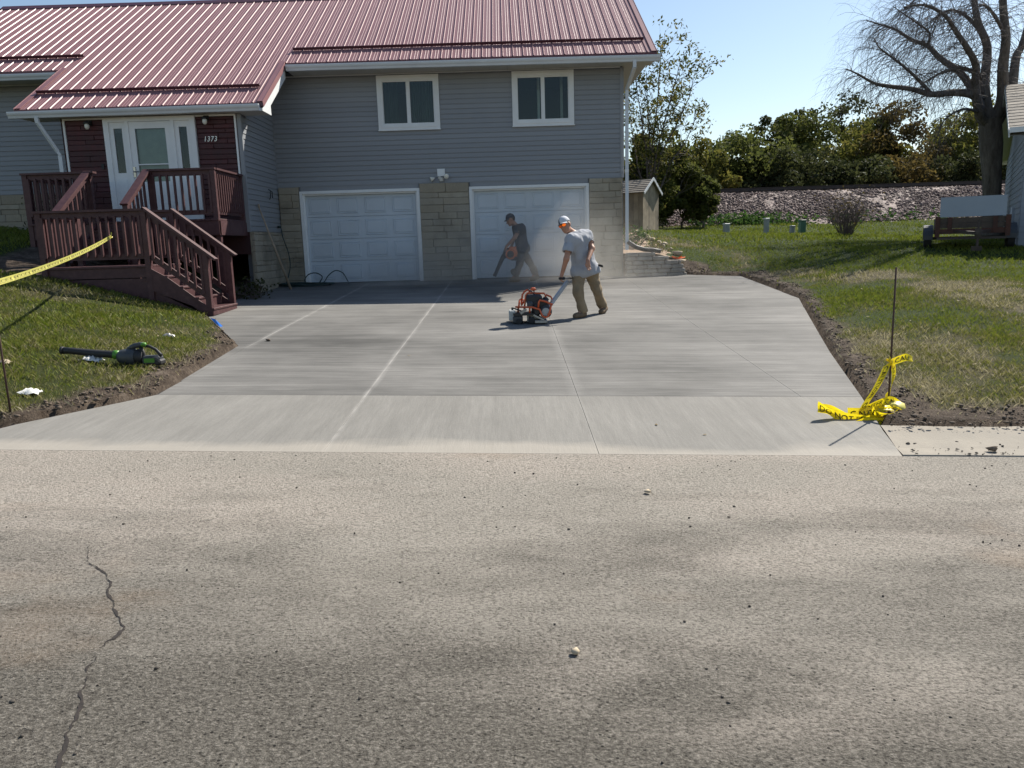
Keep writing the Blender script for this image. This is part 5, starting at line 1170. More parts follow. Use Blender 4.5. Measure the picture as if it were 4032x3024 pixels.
def build_bare_tree():
    T = empty('bare_tree', (0, 0, 0), 0, 'large bare tree with arching limbs and drooping twigs behind the trailer', 'tree'); rg = random.Random(9); Y = 24.0
    p0 = at(3908, 850, Y); zb = zl(p0.x, Y); mb = MB(); limbs = MB(); tw = MB()
    fork = at(3898, 470, Y)
    tp = [(p0.x+.05, Y, zb-.3), (p0.x+.02, Y, zb+.4), tuple(at(3906, 800, Y)), tuple(at(3905, 680, Y)), tuple(at(3902, 570, Y)), tuple(fork)]
    mb.tube(tp, [.38, .29, .25, .26, .32, .30], 14, False)
    def stem(pix, r0, r1, ys, tn=10, twl=1.0, droop=.45, start=2):
        pts = [at(a, b, Y+yy) for (a, b), yy in zip(pix, ys)]
        P = []
        for i in range(len(pts)-1):
            for k in range(4):
                t = k/4; a, b_, c_, d_ = pts[max(i-1, 0)], pts[i], pts[i+1], pts[min(i+2, len(pts)-1)]; P.append(.5*((2*b_)+(c_-a)*t+(2*a-5*b_+4*c_-d_)*t*t+(-a+3*b_-3*c_+d_)*t**3))
        P.append(pts[-1]); n = len(P); rs = [r0+(r1-r0)*(i/(n-1))**.8 for i in range(n)]; limbs.tube(P, rs, 7, False)
        for i in range(start, n):
            for k in range(int(tn*.8+.5)):
                q = P[i-1].lerp(P[i], rg.random()); dd = (P[i]-P[i-1]).normalized(); s = Vector((rg.gauss(-.25, .8), rg.gauss(0, .9), rg.gauss(.15, .7))); L = twl*rg.uniform(.5, 1.5); r = min(.0095, rs[i]*.35)
                grow(tw, q, dd*.5+s, L, r, 1, rg, droop, .22, 3, 3, None, 5)
    z4 = [0]*12
    stem([(3898, 480), (3877, 338), (3888, 188), (3854, 94), (3836, 0), (3825, -180), (3800, -420)], .17, .05, [0, .2, .4, .5, .6, .8, 1], 5, 1.1, .4, 6)
    stem([(3905, 480), (3945, 400), (3948, 263), (3960, 150), (3948, 0), (3955, -240), (3965, -480)], .21, .06, [0, 0, -.3, -.5, -.6, -.7, -.8], 5, 1.2, .4, 6)
    stem([(3912, 500), (3978, 376), (4001, 226), (4027, 169), (4075, -20), (4130, -300)], .19, .05, [0, .3, .7, .9, 1.2, 1.5], 5, 1.2, .4, 6)
    stem([(3890, 490), (3858, 451), (3839, 338), (3843, 263), (3817, 203), (3764, 124), (3720, 60), (3640, 20), (3560, 30)], .17, .02, [0, -.2, -.5, -.7, -.9, -1.1, -1.3, -1.5, -1.6], 7, 1.0, .45, 8)
    stem([(3860, 430), (3836, 376), (3757, 365), (3670, 372), (3595, 352), (3501, 340), (3441, 327), (3380, 293), (3332, 271)], .15, .012, [-.1, -.3, -.7, -1.0, -1.3, -1.6, -1.8, -2.0, -2.2], 6, .85, .4, 6)
    stem([(3858, 400), (3832, 357), (3779, 286), (3700, 229), (3651, 180), (3591, 158), (3527, 117), (3471, 98), (3411, 79)], .15, .012, [-.1, .2, .6, .9, 1.2, 1.4, 1.6, 1.8, 2.0], 7, .95, .5, 6)
    stem([(3670, 372), (3614, 312), (3561, 263), (3512, 226), (3463, 188), (3440, 150)], .06, .01, [-1.0, -1.4, -1.8, -2.1, -2.4, -2.6], 7, .8, .4, 2)
    stem([(3880, 310), (3802, 271), (3740, 275), (3680, 300), (3630, 330)], .08, .012, [.2, -.4, -.9, -1.4, -1.8], 6, .8, .5, 3)
    stem([(3651, 180), (3660, 130), (3610, 90), (3560, 55), (3515, 25)], .045, .01, [1.2, 1.0, .7, .4, .2], 7, .8, .4, 2)
    stem([(3860, 120), (3800, 60), (3740, 40), (3690, 70), (3660, 130)], .07, .012, [.5, 1.0, 1.5, 2.0, 2.3], 8, .9, .5, 3)
    stem([(3836, 0), (3780, -60), (3700, -70), (3620, -20), (3570, 40)], .07, .012, [.6, .2, -.2, -.5, -.8], 8, 1.0, .5, 3)
    stem([(3850, 440), (3790, 430), (3720, 470), (3690, 540)], .05, .01, [-.3, -.9, -1.5, -1.8], 6, .9, .6, 3)
    stem([(3950, 120), (3900, 40), (3860, 20), (3830, 70)], .06, .012, [-.5, -1.1, -1.6, -2.0], 7, .9, .5, 2)
    mb.build('trunk', M['bark'], T, True); limbs.build('limb', M['bark'], T, True); o = tw.build('crown', M['twig'], T)
build_bare_tree()

def build_shrubs():
    def twiggy(x, y, h, r, n, label, seed, mat=None, leaves=0, lm='weed', droop=.05):
        rg = random.Random(seed); zb = zl(x, y); T = empty('shrub', (x, y, zb), 0, label, 'shrub'); mb = MB(); tips = []
        for k in range(n):
            a = rg.uniform(0, 6.28); s = rg.random()**.6; grow(mb, (math.cos(a)*r*.3*s, math.sin(a)*r*.3*s, -.05), (math.cos(a)*s*r/h*1.5, math.sin(a)*s*r/h*1.5, 1), h*rg.uniform(.55, .8), .010, 1, rg, droop, .16, 5, 4, tips, 4)
        mb.build('stems', mat or M['twig'], T)
        if leaves:
            q = np.random.default_rng(seed); P = np.array(tips); C = P[q.integers(0, len(P), leaves)]+q.normal(size=(leaves, 3))*.05; V, F, t = leaf_quads(C, q.uniform(.02, .045, leaves), seed); np_mesh('foliage', V, F, M[lm], T, attrs={'tone': t})
        return T
    twiggy(10.79, 25, 1.40, .55, 85, 'round bush of bare dark twigs on the back lawn', 3, None, 300, 'leaf_rust')
    twiggy(3.20, 20.3, .55, .35, 26, 'leafy green plant in the mulched bed by the garage corner', 5, None, 500, 'weed')
    twiggy(3.05, 21.6, .6, .3, 24, 'dry brown plant in the bed beside the downspout', 6, M['wood'], 200, 'leaf_rust')
    twiggy(3.70, 19.8, .32, .3, 20, 'low yellowing plant among the edging stones', 7, None, 300, 'leaf_yellow')
    twiggy(-10.6, 18.2, .75, .4, 26, 'dark leafy shrub against the stone base left of the porch', 8, None, 320, 'leaf_dark')
    twiggy(-5.15, 15.6, .40, .25, 20, 'small dark plant at the stone base below the porch', 9, None, 300, 'leaf_dark')
build_shrubs()
# ================================================================== people (signed-distance bodies, polygonised)
def surface_nets(fn, lo, hi, step):
    """naive surface nets of fn(P)->distance on a grid; returns verts, quads"""
    lo = np.array(lo, float); hi = np.array(hi, float); K = 5; n = np.ceil((hi-lo)/step/K).astype(int)*K+1
    def ev(P): return np.concatenate([fn(P[i:i+120000]) for i in range(0, len(P), 120000)]) if len(P) else np.zeros(0)
    nc = (n-1)//K+1; ca = [lo[i]+np.arange(nc[i])*step*K for i in range(3)]; Cv = ev(np.stack(np.meshgrid(*ca, indexing='ij'), -1).reshape(-1, 3)).reshape(nc)
    ix = [np.minimum((np.arange(n[i])+K//2)//K, nc[i]-1) for i in range(3)]; Fv = Cv[np.ix_(*ix)].copy(); near = np.argwhere(np.abs(Fv) < step*K*1.7+.02)
    Fv[tuple(near.T)] = ev(lo+near*step)
    ins = Fv < 0; c = n-1; cs = np.zeros(c, int)
    for dx in (0, 1):
        for dy in (0, 1):
            for dz in (0, 1): cs += ins[dx:dx+c[0], dy:dy+c[1], dz:dz+c[2]]
    act = (cs > 0) & (cs < 8); idx = -np.ones(c, int); ai = np.argwhere(act); idx[act] = np.arange(len(ai)); acc = np.zeros((len(ai), 3)); cnt = np.zeros(len(ai)); i, j, k = ai.T
    corners = [(a, b, d) for a in (0, 1) for b in (0, 1) for d in (0, 1)]
    for a in corners:
        for ax_ in range(3):
            if a[ax_] == 0:
                b = list(a); b[ax_] = 1; fa = Fv[i+a[0], j+a[1], k+a[2]]; fb = Fv[i+b[0], j+b[1], k+b[2]]; m = (fa < 0) != (fb < 0); t = np.where(m, fa/np.where(m, fa-fb, 1), 0)
                p = np.array(a, float)[None]+0*t[:, None]; p = p+0; p[:, ax_] = t; acc += p*m[:, None]; cnt += m
    V = lo+(ai+acc/np.maximum(cnt, 1)[:, None])*step; Q = []
    for ax_ in range(3):
        u, v = [(1, 2), (2, 0), (0, 1)][ax_]; sl = [slice(None)]*3; s1 = list(sl); s0 = list(sl); s0[ax_] = slice(0, -1); s1[ax_] = slice(1, None)
        ed = np.argwhere(ins[tuple(s0)] != ins[tuple(s1)]); 
        if len(ed) == 0: continue
        ok = (ed[:, u] > 0) & (ed[:, v] > 0) & (ed[:, u] < c[u]) & (ed[:, v] < c[v]); ed = ed[ok]; e = [ed.copy() for _ in range(4)]
        e[0][:, u] -= 1; e[0][:, v] -= 1; e[1][:, v] -= 1; e[3][:, u] -= 1
        q = np.stack([idx[tuple(x.T)] for x in e], -1); fl = ins[tuple(ed.T)]; q[~fl] = q[~fl][:, ::-1]; q = q[(q >= 0).all(1)]; Q.append(q)
    return V, np.concatenate(Q)
def cone(P, a, b, ra, rb, sc=None):
    a = np.array(a, float); b = np.array(b, float); d = b-a; L2 = d@d; t = np.clip(((P-a)@d)/L2, 0, 1); q = P-a-t[:, None]*d
    return np.linalg.norm(q, axis=1)-(ra+(rb-ra)*t)
def ell(P, c, r, ax=None):
    q = P-np.array(c, float)
    if ax is not None: q = q@np.array(ax, float).T
    r = np.array(r, float); k = np.linalg.norm(q/r, axis=1); return (k-1)*r.min()*.9+(k-1)*0
def smin(ds, k):
    r = ds[0]
    for d in ds[1:]:
        h = np.clip(.5+.5*(d-r)/k, 0, 1); r = d+(r-d)*h-k*h*(1-h)
    return r
def sdf_obj(name, fn, lo, hi, step, mat, parent, label=None):
    V, Q = surface_nets(fn, lo, hi, step); o = np_mesh(name, V, Q, mat, parent, smooth=True)
    if label: o['label'] = label
    return o
def basis(fwd, up):
    f = Vector(fwd).normalized(); u = Vector(up); r = f.cross(u).normalized(); u = r.cross(f); return np.array([r, f, u])   # rows: right, forward, up
def make_person(J, cols, label, hat_white, hands, lean=None):
    """J: joints (world metres). One continuous body; clothes, cap, hair as children"""
    root = empty('person', tuple(J['root']), 0, label, 'person'); root.location = (0, 0, 0)
    A = {k: np.array(v, float) for k, v in J.items()}
    allp = np.stack(list(A.values())); lo = allp.min(0)-.22; hi = allp.max(0)+.22
    hc = A['head']; B = basis(J['look'], J['headup']); A.pop('look'); A.pop('headup')
    pts = np.stack([v for k, v in A.items() if k not in ('root',)]); lo = pts.min(0)-.24; hi = pts.max(0)+.26
    H = lambda x, y, z: hc+B[0]*x+B[1]*y+B[2]*z                       # head-local point (right, forward, up)
    def hand(P, wr, kn, spread, curl, sz=1.0):
        """palm plus five fingers; kn = direction knuckles point, curl = direction they bend"""
        wr = np.array(wr); kn = np.array(Vector(kn).normalized()); cu = np.array(Vector(curl).normalized()); sd_ = np.cross(kn, cu); sd_ /= np.linalg.norm(sd_)
        if spread < 0: sd_ = -sd_
        ds = [cone(P, wr+kn*.02*sz+sd_*.012*sz*s, wr+kn*.085*sz+sd_*.026*sz*s, .022*sz, .017*sz) for s in (-1, 0, 1)]; d = smin(ds, .02)
        for f, (off, L) in enumerate(((-.030, .070), (-.010, .080), (.010, .075), (.030, .058))):
            p0 = wr+kn*.085*sz+sd_*off*sz; p1 = p0+(kn*.62+cu*.45)*L*.55*sz; p2 = p1+(kn*.15+cu*.9)*L*.5*sz; d = np.minimum(d, smin([cone(P, p0, p1, .0105*sz, .0095*sz), cone(P, p1, p2, .0095*sz, .008*sz)], .006))
        t0 = wr+kn*.03*sz-sd_*.028*sz; t1 = t0+(kn*.5-sd_*.55+cu*.35)*.045*sz; t2 = t1+(kn*.75+cu*.35)*.035*sz
        return smin([d, smin([cone(P, t0, t1, .014*sz, .0115*sz), cone(P, t1, t2, .0115*sz, .009*sz)], .008)], .008)
    def head(P):
        sk = ell(P, H(0, -.012, .045), (.076, .097, .098), B); jaw = ell(P, H(0, .028, -.055), (.058, .068, .068), B); d = smin([sk, jaw], .05)
        nose = cone(P, H(0, .090, .010), H(0, .116, -.026), .010, .016); brow = ell(P, H(0, .078, .030), (.052, .022, .018), B); lip = ell(P, H(0, .092, -.062), (.026, .012, .011), B); chin = ell(P, H(0, .080, -.102), (.024, .020, .018), B)
        d = smin([d, nose, brow, lip, chin], .016)
        for s in (-1, 1):
            d = np.maximum(d, -(ell(P, H(s*.032, .098, .012), (.017, .016, .011), B))*.9); d = smin([d, ell(P, H(s*.078, -.008, .0), (.013, .024, .034), B)], .008)
        d = smin([d, ell(P, H(.0, .101, -.058), (.022, .006, .003), B)], .004)
        return d
    def neck(P): return cone(P, A['neck'], H(0, -.02, -.06), .060, .055)
    def arm(P, s): return smin([cone(P, A['sh'+s], A['el'+s], .052, .042), cone(P, A['el'+s], A['wr'+s], .043, .029)], .03)
    def torso(P, g=0.0):
        shl, shr = A['shL'], A['shR']; hl, hr = A['hiL'], A['hiR']; ch = (shl+shr)/2*.72+(hl+hr)/2*.28
        d = [cone(P, shl+(ch-shl)*.25, shr+(ch-shr)*.25, .085+g, .085+g), cone(P, (A['neck']+ch)/2, (hl+hr)/2*.8+ch*.2, .125+g, .118+g), cone(P, ch+(shl-ch)*.45, hl+(ch-hl)*.15, .098+g, .098+g), cone(P, ch+(shr-ch)*.45, hr+(ch-hr)*.15, .098+g, .098+g), cone(P, hl, hr, .105+g, .105+g), cone(P, A['neck'], shl, .05+g, .062+g), cone(P, A['neck'], shr, .05+g, .062+g)]
        return smin(d, .06)
    def leg(P, s, g=0.0): return smin([cone(P, A['hi'+s], A['kn'+s], .088+g, .06+g), cone(P, A['kn'+s], A['an'+s], .058+g, .042+g)], .04)
    def body(P):
        d = [torso(P, -.012), neck(P), head(P), arm(P, 'L'), arm(P, 'R'), leg(P, 'L', -.012), leg(P, 'R', -.012)]
        r = smin(d, .018)
        for s in 'LR': r = smin([r, hand(P, *hands[s])], .014)
        for s in 'LR': r = smin([r, cone(P, A['an'+s], A['to'+s], .036, .030)], .02)
        return r
    bo = sdf_obj('body', body, lo, hi, .0102, cols['skin'], root)
    wr_ = lambda P, a, s: a*(vnoise(P[:, 0]*s, P[:, 1]*s, P[:, 2]*s*.7)-.5)*2
    # shirt with short sleeves
    n_ax = (A['neck']-(A['hiL']+A['hiR'])/2); n_ax /= np.linalg.norm(n_ax); hipc = (A['hiL']+A['hiR'])/2
    def shirt(P):
        d = torso(P, .020+.030*np.clip(.12-(P-hipc)@n_ax, 0, .2)/.2)
        for s in 'LR':
            sl = A['sh'+s]+(A['el'+s]-A['sh'+s])*.66; e = A['el'+s]-A['sh'+s]; L = np.linalg.norm(e); e = e/L; c_ = cone(P, A['sh'+s], sl, .078, .080); c_ = np.maximum(c_, (P-sl)@e); d = smin([d, c_], .035)
        d = d+wr_(P, .012, 12)+wr_(P, .008, 26)
        for s in 'LR':
            sl = A['sh'+s]+(A['el'+s]-A['sh'+s])*.66; e = A['el'+s]-A['sh'+s]; e = e/np.linalg.norm(e); inner = cone(P, A['sh'+s]+e*.10, A['el'+s], .058, .066); d = np.maximum(d, -inner)
        d = np.maximum(d, -((P-hipc)@n_ax+.10))
        d = np.maximum(d, -(cone(P, A['neck']+n_ax*.0, H(0, -.02, -.05), .068, .064)))
        return np.maximum(d, (P-A['neck'])@n_ax-.035)
    sdf_obj('shirt', shirt, lo, hi, .0125, cols['shirt'], root)
    def pants(P):
        d = smin([np.maximum(torso(P, .010), (P-hipc)@n_ax-.075), leg(P, 'L', .022), leg(P, 'R', .022)]+[cone(P, A['kn'+s]*.35+A['an'+s]*.65, A['an'+s]+(A['an'+s]-A['kn'+s])*.02, .070, .068) for s in 'LR'], .04)
        d = d+wr_(P, .009, 12)+wr_(P, .009, 27)
        for s in 'LR':
            e = A['an'+s]-A['kn'+s]; e = e/np.linalg.norm(e); d = np.maximum(d, np.where(np.linalg.norm(P-A['an'+s], axis=1) < .25, (P-A['an'+s])@e-.025, -1))
        return d
    sdf_obj('trousers', pants, lo, hi, .0125, cols['pants'], root)
    for s in 'LR':
        an, to = A['an'+s], A['to'+s]; f = to-an; fz = f/np.linalg.norm(f); heel = an+np.array(J.get('heel'+s, (0, 0, -.075)))
        def boot(P, an=an, to=to, heel=heel):
            d = smin([cone(P, an+(an-heel)*.9, heel+(an-heel)*.35, .060, .052), cone(P, heel, (heel+to)/2, .045, .050), cone(P, (heel+to)/2, to, .050, .046)], .03); return d+wr_(P, .004, 25)
        lo2 = np.minimum(np.minimum(an, to), heel)-.14; hi2 = np.maximum(np.maximum(an, to), heel)+.16
        b_ = sdf_obj('boot', boot, lo2, hi2, .009, cols['boot'], root)
    # cap with peak
    def cap(P):
        q = P-H(0, -.012, .052); loc = q@B.T; d = ell(P, H(0, -.012, .052), (.086, .107, .104), B); d = np.maximum(d, -(loc[:, 2]+.002)); return np.maximum(d, -ell(P, H(0, -.012, .045), (.078, .099, .096), B))
    co = sdf_obj('cap', cap, hc-.2, hc+.24, .0065, cols['cap'], root)
    pk = MB(); N_ = 10; V = []; F = []
    for j in range(5):
        t = j/4
        for i in range(N_+1):
            a = R(-62)+R(124)*i/N_; rx_, ry_ = .083+.004*t, .100; x = math.sin(a)*rx_; y = -.012+math.cos(a)*ry_+t*.070*max(math.cos(a*1.25), 0)**.7; z = .060-.012*t-.030*(abs(math.sin(a)))**2*(.4+.6*t); V.append(tuple(H(x, y, z)))
    for j in range(4):
        for i in range(N_): a = j*(N_+1)+i; F.append((a, a+1, a+N_+2, a+N_+1))
    m_ = len(V); V += [tuple(np.array(v)-B[2]*.007) for v in V]; F += [tuple(x+m_ for x in reversed(f)) for f in F]
    pk.add(V, F); pk.build('cap_peak', cols['peak'], co, True)
    if hat_white is not None:
        p_ = MB(); 
        def front(P):
            q = P-H(0, -.012, .052); loc = q@B.T; d = ell(P, H(0, -.012, .052), (.0885, .1095, .1065), B); d = np.maximum(d, -(loc[:, 2]+.0)); d = np.maximum(d, -ell(P, H(0, -.012, .050), (.084, .104, .101), B)); return np.maximum(np.maximum(d, hat_white*loc[:, 0]+.028), -loc[:, 1]-.05)
        sdf_obj('cap_panel', front, hc-.2, hc+.24, .0055, M['cap_dark'], co)
    hair = lambda P: np.maximum(np.maximum(ell(P, H(0, -.022, .030), (.081, .098, .088), B), (P-H(0, -.005, 0))@B[1]), -((P-H(0, 0, -.045))@B[2])*1.0)
    sdf_obj('hair', hair, hc-.2, hc+.24, .009, M['hair'], root)
    return root, H, B

def build_workers():
    Yp = 12.33
    W = lambda px, py, dy=0.0: np.array(at(1880+px*.3135, 800+py*.3135, Yp+dy))
    J = dict(head=W(1104, 283, -.10), neck=W(1208, 385, .0), shL=W(1375, 395, .04), shR=W(1165, 452, -.22), elL=W(1438, 570, -.10), wrL=W(1385, 718, -.30), elR=W(1118, 700, -.33), wrR=W(1062, 888, -.28), hiL=W(1425, 850, .07), hiR=W(1275, 850, -.08), knL=W(1500, 1095, .10), anL=W(1570, 1290, .30), toL=W(1556, 1392, .20), knR=W(1262, 1120, -.16), anR=W(1325, 1362, -.12), toR=W(1232, 1418, -.24), root=(1.3, 12.35, .47))
    zf = float(zdrv(1.15, 12.1)); J['toR'][2] = zf+.040; J['anR'][2] = max(J['anR'][2], zf+.10); J['heelR'] = (.02, .015, -.115); J['heelR'] = (.015, .02, zf+.045-J['anR'][2])
    J['toL'][2] = float(zdrv(1.5, 12.5))+.042; J['heelL'] = (.055, .06, -.05)
    J['look'] = (-.50, -.86, -.10); J['headup'] = (-.36, .08, .93)
    bar = [W(1030, 940, -.30), W(1340, 940, .05)]
    hands = {'R': (J['wrR'], (-.25, -.12, -.95), 1, (.85, -.2, -.15)), 'L': (J['wrL'], (.05, -.15, -.98), -1, (.25, -.45, -.5))}
    cols = dict(skin=M['skin'], shirt=M['tshirt'], pants=M['khaki'], boot=M['boot'], cap=M['cap'], peak=M['cap'])
    root, H, B = make_person(J, cols, 'worker in grey t-shirt, khaki trousers and pale cap pushing the orange saw', -1, hands)
    g = MB()
    for s in (-1, 1):
        c = [H(s*.034+dx, .108-abs(s*.034+dx)*.32, .012+dz) for dx, dz in ((-.028, .016), (0, .021), (.027, .016), (.031, 0), (.022, -.018), (-.004, -.024), (-.026, -.016))]
        cc = [np.array(p)+B[1]*.008 for p in c]; n = 7; g.add([tuple(p) for p in c]+[tuple(p) for p in cc], [tuple(range(n, 2*n))]+[(i, (i+1) % n, n+(i+1) % n, n+i) for i in range(n)])
    go = g.build('sunglasses', M['lens'], root)
    f = MB(); f.tube([H(-.066, .092, .022), H(-.084, .0, .018)], .004, 6); f.tube([H(.066, .092, .022), H(.084, .0, .018)], .004, 6); f.tube([H(-.012, .112, .022), H(.012, .112, .022)], .005, 6); f.build('glasses_frame', M['black'], go)
    p = MB(); h0 = W(1510, 775, .02); p.tube([h0, W(1545, 790, .0), W(1578, 800, -.02)], [.016, .014, .010], 6); p.tube([h0, W(1520, 820, .0)], [.014, .01], 6); p.tube([W(1530, 770, .0), W(1575, 785, -.02)], .008, 6); p.build('tool_pouch', M['black'], root)
    # second worker by the garage door
    Yp = 18.05
    W2 = lambda px, py, dy=0.0: np.array(at(1880+px*.3135, 800+py*.3135, Yp+dy))
    J = dict(head=W2(418, 213), neck=W2(490, 292, .02), shL=W2(545, 305, -.17), shR=W2(520, 290, .19), elL=W2(470, 430, -.26), wrL=W2(362, 545, -.20), elR=W2(470, 420, .26), wrR=W2(420, 560, .05), hiL=W2(575, 575, -.08), hiR=W2(555, 575, .10), knL=W2(530, 760, -.10), anL=W2(478, 905, -.10), toL=W2(420, 938, -.12), knR=W2(648, 730, .12), anR=W2(728, 880, .12), toR=W2(762, 940, .05), root=(.4, 18.1, .8))
    zf = float(zdrv(.2, 18.05)); J['toL'][2] = zf+.042; J['heelL'] = (.06, .01, zf+.046-J['anL'][2]); J['toR'][2] = zf+.042; J['heelR'] = (.03, .02, -.02); J['toR'] = J['toR']+np.array((-.16, 0, 0)); J['heelR'] = (.045, .0, zf+.075-J['anR'][2])
    J['look'] = (-.88, -.22, -.42); J['headup'] = (-.42, 0, .91)
    hands = {'L': (J['wrL'], (-.35, .2, -.9), 1, (.7, .4, -.3)), 'R': (J['wrR'], (-.5, -.4, -.7), -1, (.2, -.6, -.6))}
    cols = dict(skin=M['skin2'], shirt=M['navy'], pants=M['darkpants'], boot=M['boot2'], cap=M['cap_dark'], peak=M['cap_dark'])
    make_person(J, cols, 'worker in dark shirt and cap blowing dust off the concrete', None, hands)
    # hand-held petrol blower -----------------------------------------------------
    T = empty('handheld_blower', (0, 0, 0), 0, 'orange petrol hand-held blower with long black nozzle held by the darker worker', 'blower')
    c0 = W2(415, 640, -.10); b = MB(); b.lathe(c0+np.array((0, -.13, 0)), c0+np.array((0, .13, 0)), [(0, .05), (.05, .10), (.3, .125), (.7, .125), (.95, .10), (1, .05)], 18); b.build('fan_housing', M['orange2'], T, True)
    b = MB(); b.lathe(c0+np.array((0, -.14, 0)), c0+np.array((0, -.125, 0)), [(0, .02), (.2, .075), (1, .08)], 14); b.build('starter_cover', M['black'], T, True)
    b = MB(); q = W2(440, 600, -.02); b.cbox(q[0]-.10, q[0]+.13, q[1]-.10, q[1]+.12, q[2]-.14, q[2]+.10, .03); b.build('engine_cover', M['orange2'], T)
    b = MB(); b.cbox(q[0]-.05, q[0]+.18, q[1]-.08, q[1]+.10, q[2]-.22, q[2]-.13, .02); b.build('fuel_tank', M['black'], T)
    b = MB(); b.tube([W2(330, 660, -.10), W2(300, 720, -.12), W2(265, 800, -.14), W2(235, 870, -.16), W2(212, 915, -.18)], [.055, .048, .044, .040, .046], 12); b.tube([c0+np.array((-.10, 0, .05)), W2(345, 650, -.10), W2(325, 675, -.10)], [.07, .062, .056], 12); b.build('nozzle', M['black'], T, True)
    b = MB(); hw = J['wrL']; b.tube([W2(400, 590, -.12), W2(385, 568, -.18), hw+np.array((-.02, .0, -.07)), W2(338, 590, -.16), W2(352, 630, -.12)], .017, 8); b.build('handle', M['black'], T, True)
build_workers()

def build_saw():
    """walk-behind early-entry concrete saw"""
    T = empty('concrete_saw', (0, 0, 0), 0, 'orange tube-framed walk-behind concrete saw with black engine', 'saw'); Y0 = 11.72
    S = lambda px, py, dy=0.0: at(1980+px*.2101, 1100+py*.2101, Y0+dy)
    zg = float(zdrv(.3, 11.5))
    def frame(px, dy, r=.014):
        pts = [S(a, b, dy+(c if len(q) > 2 else 0)) for q in px for a, b, c in [(*q, 0)[:3]]]; m_ = MB(); m_.tube(pts, r, 8); return m_
    def tubes(lst):
        for px in lst:
            m_ = MB(); m_.tube([S(*q) for q in px], .0145, 8); m_.build('frame_tube', M['orange'], T, True)
    tubes([[(240, 518, -.02), (430, 520, -.14), (560, 525, -.20), (690, 565, -.22), (720, 640, -.22), (745, 690, -.22), (800, 715, -.22), (850, 690, -.20), (890, 560, -.18), (905, 470, -.16)],
           [(345, 470, .10), (365, 290, .12), (400, 235, .12), (470, 190, .12), (500, 230, .05)], [(300, 500, -.02), (310, 400, .06), (330, 375, .10), (380, 385, .12)], [(400, 560, .0), (415, 440, .0), (430, 300, .0), (460, 258, .0), (600, 258, .0), (770, 262, .0), (800, 300, .0), (795, 395, .0)],
           [(665, 530, -.20), (675, 420, -.20), (695, 390, -.20), (800, 415, -.18), (890, 455, -.16), (935, 468, -.16)], [(810, 290, .05), (900, 325, .08), (920, 370, .08), (905, 470, .05), (880, 620, .02), (850, 690, -.05)], [(345, 490, .08), (430, 360, .06)], [(505, 535, -.16), (500, 630, -.16)], [(290, 520, -.02), (285, 625, -.02)], [(835, 650, -.18), (905, 645, -.18)]])
    def bx(x0, x1, y0, y1, d0, d1, mat, name, bev=.012, smooth=False):
        a = S(x0, y1, 0); b_ = S(x1, y0, 0); m_ = MB(); m_.cbox(a.x, b_.x, Y0+d0, Y0+d1, a.z, b_.z, bev); return m_.build(name, mat, T)
    bx(440, 730, 278, 470, -.12, .16, M['engine'], 'fuel_tank', .03); bx(540, 850, 360, 640, -.13, .16, M['engine'], 'engine_block', .03); bx(450, 560, 400, 520, -.17, -.05, M['toolgrey'], 'air_filter', .02); bx(570, 690, 440, 660, -.17, .12, M['engine'], 'crankcase', .02); bx(740, 860, 330, 420, -.08, .14, M['engine'], 'muffler', .03)
    a = S(795, 590, 0); m_ = MB(); m_.lathe((a.x-.0, Y0-.18, a.z), (a.x+.0, Y0-.08, a.z), [(0, .02), (.05, .085), (.3, .095), (1, .095)], 18); m_.build('recoil_starter', M['toolgrey'], T, True)
    m_ = MB(); m_.lathe((a.x, Y0-.19, a.z), (a.x, Y0-.178, a.z), [(0, .03), (.2, .06), (1, .06)], 16); m_.build('starter_grille', M['galv'], T)
    m_ = MB(); p = [S(190, 640, -.20), S(570, 640, -.20), S(800, 760, -.20), S(780, 775, -.20), S(560, 672, -.20), S(200, 690, -.20)]
    m_.add([tuple(q) for q in p]+[(q.x, q.y+.42, q.z) for q in p], [(0, 1, 2, 3, 4, 5), (11, 10, 9, 8, 7, 6)]+[(i, 6+i, 6+(i+1) % 6, (i+1) % 6) for i in range(6)]); m_.build('base_plate', M['engine'], T)
    m_ = MB(); m_.obox(S(575, 668, -.215), S(770, 762, -.215), .012, .025); m_.build('base_edge', M['steel'], T)
    bx(115, 225, 570, 760, -.16, .10, M['galv'], 'blade_guard', .012); bx(190, 370, 660, 812, -.19, .10, M['toolgrey'], 'front_housing', .02)
    b0 = S(450, 760, 0); m_ = MB(); m_.lathe((b0.x+.1, Y0-.03, zg+.095), (b0.x+.1, Y0-.022, zg+.095), [(0, .01), (0, .10), (1, .10), (1, .01)], 24); m_.build('saw_blade', M['steel'], T)
    a = S(440, 730); m_ = MB(); m_.tube([S(480, 660, -.1), S(472, 800, -.1)], .018, 8); m_.build('support_rod', M['steel'], T)
    l = S(595, 785, -.19); r_ = S(835, 845, -.19); m_ = MB(); m_.cbox(l.x, r_.x, Y0-.23, Y0+.18, zg+.012, zg+.062, .01); m_.build('skid_plate', M['steel'], T)
    for dy in (-.20, .16):
        c = S(545, 800, dy); m_ = MB(); m_.lathe((c.x, Y0+dy-.025, zg+.055), (c.x, Y0+dy+.025, zg+.055), [(0, .02), (0, .045), (.15, .055), (.85, .055), (1, .045), (1, .02)], 16); m_.build('wheel', M['rubber'], T, True)
        c = S(300, 790, dy); m_ = MB(); m_.lathe((c.x, Y0+dy-.025, zg+.045), (c.x, Y0+dy+.025, zg+.045), [(0, .02), (0, .035), (.15, .045), (.85, .045), (1, .035), (1, .02)], 16); m_.build('wheel', M['rubber'], T, True)
